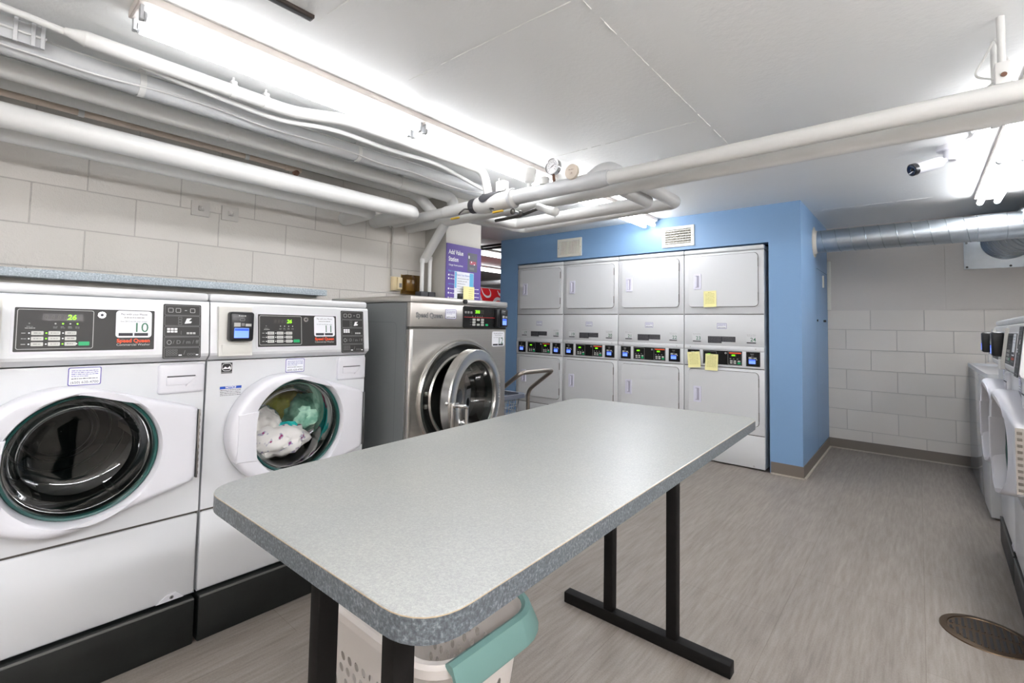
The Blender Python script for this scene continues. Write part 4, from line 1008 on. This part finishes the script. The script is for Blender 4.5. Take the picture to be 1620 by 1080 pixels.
# ------------------------------------------------------------------ ductwork
def duct():
    r = .1016; y, z = 5.20, 2.022
    b = MB(); b.cyl((-.725, y, z), (.62, y, z), r, GALV, 40); 
    b.tube([(-.70 + .0045 * k, y + (r + .001) * math.cos(k * .0045 / .105 * 2 * PI), z + (r + .001) * math.sin(k * .0045 / .105 * 2 * PI)) for k in range(236)], .0028, GALV_RING, 0, 6)
    o = tag(b.build('round_duct', None, 50), 'horizontal galvanised spiral duct running from the blue wall to the big elbow', 'duct')
    f = MB(); f.lathe((-.726, y, z), (1, 0, 0), [(r - .002, 0), (.142, 0), (.142, .006), (.112, .008), (.104, .030), (r, .032)], mat('cream flange', (206, 200, 188), .5), 40); f.build('wall_flange', o)
    s = MB(); s.lathe((.36, y, z), (1, 0, 0), [(r, 0), (r + .003, .003), (r + .003, .16), (r, .163)], GALV, 40)
    for a in (1.9, 2.6, 3.6): s.sphere((.352, y + r * math.cos(a), z + r * math.sin(a)), .004, SOCKET)
    s.build('duct_sleeve', o)
    R = .165
    b = MB(); P = [(.60, 6.0, 2.02), (.60, 5.86, 2.02), (.615, 5.70, 2.02), (.68, 5.52, 2.03), (.74, 5.34, 2.045), (.765, 5.14, 2.055), (.77, 4.9, 2.06), (.77, 2.9, 2.06)]
    b.tube(P, R, GALV, .12, 40, False); pts = fillet([Vector(p) for p in P], .12)
    o2 = tag(b.build('main_duct', None, 50), 'large galvanised duct with ringed elbow at the upper right, ending in the back wall', 'duct')
    g = MB()
    for k in range(2, 44, 3):
        if k + 1 < len(pts):
            d = (pts[k + 1] - pts[k]).normalized(); g.lathe(pts[k] - d * .004, d, [(R - .004, -.004), (R + .005, 0), (R + .005, .006), (R - .004, .012)], GALV_RING, 40)
    g.build('elbow_rings', o2)
    g = MB(); g.lathe((.77, 4.72, 2.06), (0, 1, 0), [(R, 0), (R + .004, 0), (R + .004, .14), (R, .14)], mat('grey duct tape', (150, 148, 144), .6), 40); g.build('duct_band', o2)
    g = MB(); g.box(.325, 1.0, 5.985, 5.994, 1.782, 2.262, GALV, .002)
    for x, zz in ((.345, 1.80), (.345, 2.02), (.62, 1.797), (.9, 1.797)): g.cyl((x, 5.986, zz), (x, 5.978, zz), .009, BLACK, 10)
    g.build('wall_plate', o2)
duct()

# ------------------------------------------------------------------ security camera
def seccam():
    t = thing('security_camera', (.160, 3.70, ZC), 'white bullet security camera on the ceiling pointing left', 'security camera')
    b = MB(); b.lathe((0, 0, 0), (0, 0, -1), [(0, 0), (.064, 0), (.066, .010), (.064, .022), (.058, .028), (0, .028)], PLASTIC, 36); b.build('ceiling_base', t)
    b = MB(); b.lathe((-.004, -.01, -.026), (0, 0, -1), [(.032, 0), (.030, .045), (.026, .062), (0, .062)], PLASTIC, 28); b.tube([(-.010, -.015, -.070), (-.035, -.025, -.088), (-.060, -.035, -.098)], .015, PLASTIC, .01); b.build('swivel_arm', t)
    d = Vector((-.75, -.52, -.28)).normalized(); p = Vector((-.045, -.03, -.090))
    b = MB(); b.lathe(p, d, [(0, 0), (.028, 0), (.033, .006), (.034, .02), (.034, .135), (.032, .15)], PLASTIC, 32); bd = b.build('camera_body', t)
    b = MB(); b.lathe(p + d * .14, d, [(.0335, 0), (.0355, .004), (.0355, .024), (.030, .026)], BLACK, 32); b.lathe(p + d * .14, d, [(.030, .026), (.012, .020), (0, .020)], CAMGLASS, 32); b.sphere(p + d * .160, .009, BLACK); b.build('lens_hood', bd)
    b = MB(); b.tube([(.05, -.02, -.008), (.085, -.12, -.004), (.082, -.21, -.008), (.095, -.24, -.02), (.086, -.25, -.05), (.10, -.255, -.03)], .0035, PIPEW, .02, 6); b.build('camera_cable', t)
seccam()

# ------------------------------------------------------------------ wall vents, plates, boxes
def vent(name, x0, x1, z0, z1, label, light):
    t = thing(name, ((x0 + x1) / 2, 4.52, (z0 + z1) / 2), label, 'vent', 0, None); hx, hz = (x1 - x0) / 2, (z1 - z0) / 2; f = .028
    b = MB(FRONT); b.frame(-hx, hx, -hz, hz, .004, f, .010, VENTW); b.loops([[FRONT(u, v, q) for u, v in rpts(-hx, hx, -hz, hz, .004)] for q in (0, .010)], VENTW)
    for u, v in ((-hx + f / 2, 0), (hx - f / 2, 0)): b.disc(u, v, .004, .0106, MIDGREY, 8)
    b.build('vent_frame', t, 0)
    g = MB(FRONT); g.rect(-hx + f, hx - f, -hz + f, hz - f, .001, VENTDK); g.build('vent_backing', t, 0)
    n = 17; s = MB()
    for k in range(n):
        x = -hx + f + .006 + (2 * hx - 2 * f - .012) * k / (n - 1); a = .0055
        s.add([(x - a * .5, -.009, -hz + f), (x + a * .5, -.003, -hz + f), (x + a * .5, -.003, hz - f), (x - a * .5, -.009, hz - f)], [(0, 1, 2, 3)], VENTW)
    if light:
        for k in range(6):
            z = -hz + f + (2 * hz - 2 * f) * (k + .5) / 6; s.box(-hx + f, hx - f, -.0095, -.006, z - .003, z + .003, VENTW)
    s.build('louvres', t, 0)
vent('wall_vent', -3.150, -2.826, 1.985, 2.193, 'cream wall vent with plain upright louvres, left above the dryers', False)
vent('wall_vent', -1.900, -1.589, 1.982, 2.180, 'cream gridded wall vent beside the fluorescent light end', True)
for y, nm in ((.918, 'painted square cover plate left of its twin under the thick pipes'), (1.078, 'painted square cover plate right of its twin, nearer the pier')):
    t = thing('cover_plate', (-3.22, y, 1.849), nm, 'cover plate', 0, 'cover plates')
    b = MB(); b.box(0, .016, -.047, .047, -.044, .044, PLATEG, .002); b.build('plate', t)
    b = MB(); b.box(.016, .036, -.014, .014, -.014, .014, PLATEG, .004); b.sphere((.038, 0, 0), .010, PLATEG); b.build('plate_knob', t)
b = MB(); b.tube([(-3.208, 2.276, 1.575), (-3.208, 2.276, 1.93), (-3.18, 2.25, 1.97)], .0085, PIER, .03, 10); tag(b.build('wall_conduit'), 'thin painted conduit dropping down the block wall to the beige switch box', 'conduit')
t = thing('switch_box', (-3.22, 2.316, 1.512), 'beige plastic switch box on the block wall below the thin conduit', 'switch box')
b = MB(); b.box(0, .042, -.040, .036, -.056, .056, BEIGE, .004); b.build('box', t)
b = MB(); b.box(.042, .062, -.010, .034, -.045, .050, BEIGE, .003); b.surf = lambda u, v, d: (.062 + d, u, v); b.rect(.002, .028, -.03, .004, .0006, MIDGREY); b.build('switch_cover', t)
t = thing('thermostat_guard', (-3.22, 2.455, 1.512), 'smoked amber plastic guard box on the wall beside the white riser pipes', 'guard box')
b = MB(); b.box(0, .075, -.075, .070, -.073, .080, SMOKE, .006); b.build('clear_cover', t)
b = MB(); b.box(0.002, .028, -.035, .040, -.05, .045, BEIGE, .004); b.build('thermostat', t)
b = MB(); b.box(0.001, .008, -.078, .073, -.076, .083, mat('amber backplate', (164, 140, 82), .5)); b.build('backplate', t)
b = MB(); b.box(-3.219, -2.90, -1.6, 1.565, 1.362, 1.400, SHELFLAM, .002); tag(b.build('wall_shelf'), 'long speckled blue-grey shelf on the wall behind the white washers', 'shelf')
b = MB(); b.box(-3.219, -3.0, -1.5, 1.55, 1.28, 1.362, PIER, .002); tag(b.build('shelf_bracket'), 'painted batten under the speckled shelf', 'bracket')

# ------------------------------------------------------------------ poster and papers on the pier
SX = lambda off: (lambda u, v, d: (-2.95 + off + d, u, v))
p = MB(SX(.0)); p.rrect(2.623, 3.036, 1.345, 1.868, .004, .006, VIOLET, 0.0); o = .0068
p.text('Add Value', 2.648, 1.797, .054, o, WHITEPRINT, 'LEFT', 0, .02, .74); p.text('Station', 2.648, 1.738, .054, o, WHITEPRINT, 'LEFT', 0, .02, .74)
p.text('Usage Instructions', 2.650, 1.690, .022, o, WHITEPRINT, 'LEFT'); p.text('Buy a new Card', 2.650, 1.640, .022, o, SKYPAPER, 'LEFT')
p.disc(2.655, 1.605, .008, o, WHITEPRINT); p.text('Select "Buy Card" to purchase a card', 2.672, 1.605, .018, o, WHITEPRINT, 'LEFT')
for k, v in enumerate((1.575, 1.49, 1.455, 1.415)): p.disc(2.655, v, .008, o, WHITEPRINT); p.scribble(2.672, 2.90 + .02 * k, v - .004, .007, o, WHITEPRINT, k)
for k in range(3): p.scribble(2.95, 3.015, 1.50 - .035 * k, .008, o, WHITEPRINT, k + 7)
p.disc(2.660, 1.378, .017, o, WHITEPRINT); p.disc(2.972, 1.37, .017, o, WHITEPRINT); p.disc(3.008, 1.372, .017, o, WHITEPRINT); p.text('Add Value', 2.650, 1.530, .016, o, SKYPAPER, 'LEFT')
p.rrect(2.868, 2.985, 1.652, 1.815, .006, o, mat('station picture grey', (92, 92, 104), .5)); p.rect(2.878, 2.892, 1.765, 1.79, o + .0004, WHITEPRINT); p.rect(2.895, 2.972, 1.715, 1.745, o + .0004, mat('station picture red', (170, 80, 96), .5)); p.rect(2.91, 2.92, 1.73, 1.742, o + .0008, WHITEPRINT); p.rect(2.945, 2.955, 1.712, 1.722, o + .0008, WHITEPRINT); p.rect(2.895, 2.95, 1.67, 1.69, o + .0004, MIDGREY)
tag(p.build('station_poster', None, 0), 'violet poster headed Add Value Station on the grey pier', 'poster')
p = MB(SX(.008)); p.rect(2.718, 2.945, 1.33, 1.640, .0, PAPER); p.rect(2.722, 2.742, 1.50, 1.636, .0004, SKYPAPER); p.rect(2.895, 2.942, 1.50, 1.636, .0004, SKYPAPER); p.text('Check Your Balance', 2.82, 1.612, .020, .0008, BLUEPRINT)
for k in range(9): p.scribble(2.752, 2.885 - (k % 3) * .02, 1.58 - k * .022, .005, .0006, MIDGREY, k)
tag(p.build('instruction_sheet', None, 0), 'white sheet with sky blue corners taped over the violet poster', 'paper')
mb = MB(); L = []
for k in range(9):
    v = 1.345 + .175 * k / 8; L.append([(-2.938 + .03 * max(0, .55 - u) ** 1.2 + .002, 2.805 + .145 * u, v) for u in (0, .12, .25, .4, .6, 1.0)])
mb.loops(L, NOTE, False); mb.surf = lambda u, v, d: (-2.9355 + d, u, v)
for k in range(6): mb.scribble(2.872, 2.935, 1.495 - k * .018, .004, .0006, mat('faded note print', (166, 160, 92)), k)
tag(mb.build('paper_note', None, 40), 'yellow paper note curling off the violet poster', 'note', 'yellow paper notes')

# ------------------------------------------------------------------ low white cabinet, floor drain, ceiling slot
t = thing('low_cabinet', (.335, 4.42, 0), 'low glossy white cabinet with a rimmed top past the right washers', 'cabinet')
b = MB(); b.box(0, .62, 0, 1.565, .015, .905, mat('glossy white cabinet', (206, 208, 210), .12, coat=.6), .006); b.build('cabinet_body', t)
b = MB(); b.loops([[(x, y, z) for x, y in rpts(d, .62 - d, d, 1.565 - d, .02, 4)] for d, z in ((-.004, .905), (-.004, .936), (.022, .936), (.030, .915), (.05, .912))], ENAMEL, True, False, True); b.build('rimmed_top', t)
t = thing('floor_drain', (.185, 2.735, 0), 'round bronze floor drain cover beside the right washer bases', 'drain')
b = MB(); b.lathe((0, 0, 0), (0, 0, 1), [(.142, 0), (.140, .004), (.118, .006), (.116, .003), (0, .003)], BRONZE, 48); b.build('drain_rim', t)
b = MB()
for side in (-1, 1):
    for k in range(12):
        x = -.105 + k * .019; L_ = math.sqrt(max(0, .112 ** 2 - x * x)) - .012
        if L_ > .02: b.box(x - .0045, x + .0045, side * .010, side * (.010 + L_), .0025, .0034, BLACK); b.box(x + .0045, x + .0075, side * .010, side * (.010 + L_), .003, .0062, BRONZE)
b.build('drain_slots', t, 0)
b = MB(); b.box(-1.630, -1.598, -.6, .778, ZC - .012, ZC + .001, mat('dark brown slot metal', (62, 52, 46), .5), .002); b.box(-1.622, -1.606, -.6, .772, ZC - .014, ZC - .011, BLACK); tag(b.build('ceiling_track'), 'narrow dark metal track on the ceiling at the top of the picture', 'track')
# cable brackets at the upper left, on the block wall
t = thing('pipe_rack', (-2.40, .09, 2.2), 'small white ladder-like cable rack between the upper left pipes', 'cable rack')
b = MB()
for y in (-.05, .0, .045, .07): b.box(-.010, .004, y - .006, y + .006, -.035, .076 if y > .06 else .05, PIPEG, .002)
b.tube([(-.002, -.2, .008), (-.002, .08, .004)], .005, PIPEW, 0, 8); b.box(-.014, -.008, -.10, .065, -.03, .045, PIPEG); b.build('rack', t)

# ------------------------------------------------------------------ far room contents
t = thing('vending_machine', (-5.60, 5.60, 0), 'red vending machine with white script in the room beyond the pier', 'vending machine')
b = MB(); b.box(-.8, 0, 0, .95, .02, 1.83, REDM, .01); b.build('cabinet', t)
b = MB(lambda u, v, d: (d, u, v)); b.rect(-.002, .952, 1.822, 1.838, .002, SOCKET)
def swoosh(P, w):
    P = fillet([Vector((a, c, 0)) for a, c in P], .12); L = []
    for i, q in enumerate(P):
        d = (P[min(i + 1, len(P) - 1)] - P[max(i - 1, 0)]).normalized(); s_ = w * (.35 + .65 * math.sin(PI * i / (len(P) - 1))); L.append([b.surf(q.x - d.y * s_, q.y + d.x * s_, .003), b.surf(q.x + d.y * s_, q.y - d.x * s_, .003)])
    b.loops(L, WHITEPRINT, False)
swoosh([(.10, 1.84), (.16, 1.68), (.24, 1.50), (.40, 1.35)], .030)
swoosh([(.19, 1.815), (.24, 1.72), (.33, 1.67), (.42, 1.69), (.43, 1.76), (.38, 1.815)], .018)
swoosh([(.44, 1.50), (.50, 1.60), (.58, 1.66), (.68, 1.65), (.72, 1.58)], .030)
swoosh([(.60, 1.80), (.64, 1.74), (.76, 1.70), (.9, 1.74)], .022); b.build('front_lettering', t, 0)
for z, y_, r_, lab in ((2.11, 7.6, .055, 'thick white pipe along the far room wall'), (2.24, 4.72, .016, 'upper thin pipe near the far room ceiling'), (2.29, 4.78, .016, 'topmost thin pipe near the far room ceiling')):
    pipe('far_pipe', [(-8.8, y_, z), (-4.115 if y_ > 6 else -4.2, y_, z)], r_, PIPEG if y_ > 6 else RUBBER, lab, 0)

# ------------------------------------------------------------------ camera, world, view
S = 1.193
Mx = Matrix(((0.757, 0.653, 0), (0, 0, 1), (0, 0, 0)))
yaw, pit, rol = 0.71158, 0.048385, 0.01896
fwd = Vector((-math.sin(yaw) * math.cos(pit), math.cos(yaw) * math.cos(pit), math.sin(pit))); right0 = Vector((math.cos(yaw), math.sin(yaw), 0)); up0 = right0.cross(fwd)
right = right0 * math.cos(rol) + up0 * math.sin(rol); up = up0 * math.cos(rol) - right0 * math.sin(rol)
cam = bpy.data.cameras.new('camera'); co = bpy.data.objects.new('camera', cam); COL.objects.link(co)
m3 = Matrix((right, up, -fwd)).transposed(); co.matrix_world = Matrix.Translation((0, 0, S)) @ m3.to_4x4()
cam.sensor_width = 36; cam.sensor_fit = 'HORIZONTAL'; cam.lens = 753.08 / 1620 * 36; cam.shift_x = (810 - 803.74) / 1620; cam.shift_y = (478.18 - 540) / 1620; cam.clip_start = .02
sc = bpy.context.scene; sc.camera = co
wd = bpy.data.worlds.new('world'); wd.use_nodes = True; wd.node_tree.nodes['Background'].inputs[0].default_value = (.5, .5, .5, 1); wd.node_tree.nodes['Background'].inputs[1].default_value = 0.05; sc.world = wd
sc.view_settings.view_transform = 'Standard'; sc.view_settings.look = 'None'; sc.view_settings.gamma = 1.0; sc.view_settings.exposure = 2.05; sc.view_settings.use_curve_mapping = False
sc.cycles.use_denoising = True; sc.cycles.max_bounces = 10; sc.cycles.diffuse_bounces = 5; sc.cycles.transparent_max_bounces = 12; sc.cycles.sample_clamp_indirect = 6; sc.cycles.caustics_reflective = False; sc.cycles.caustics_refractive = False
bpy.context.view_layer.update()
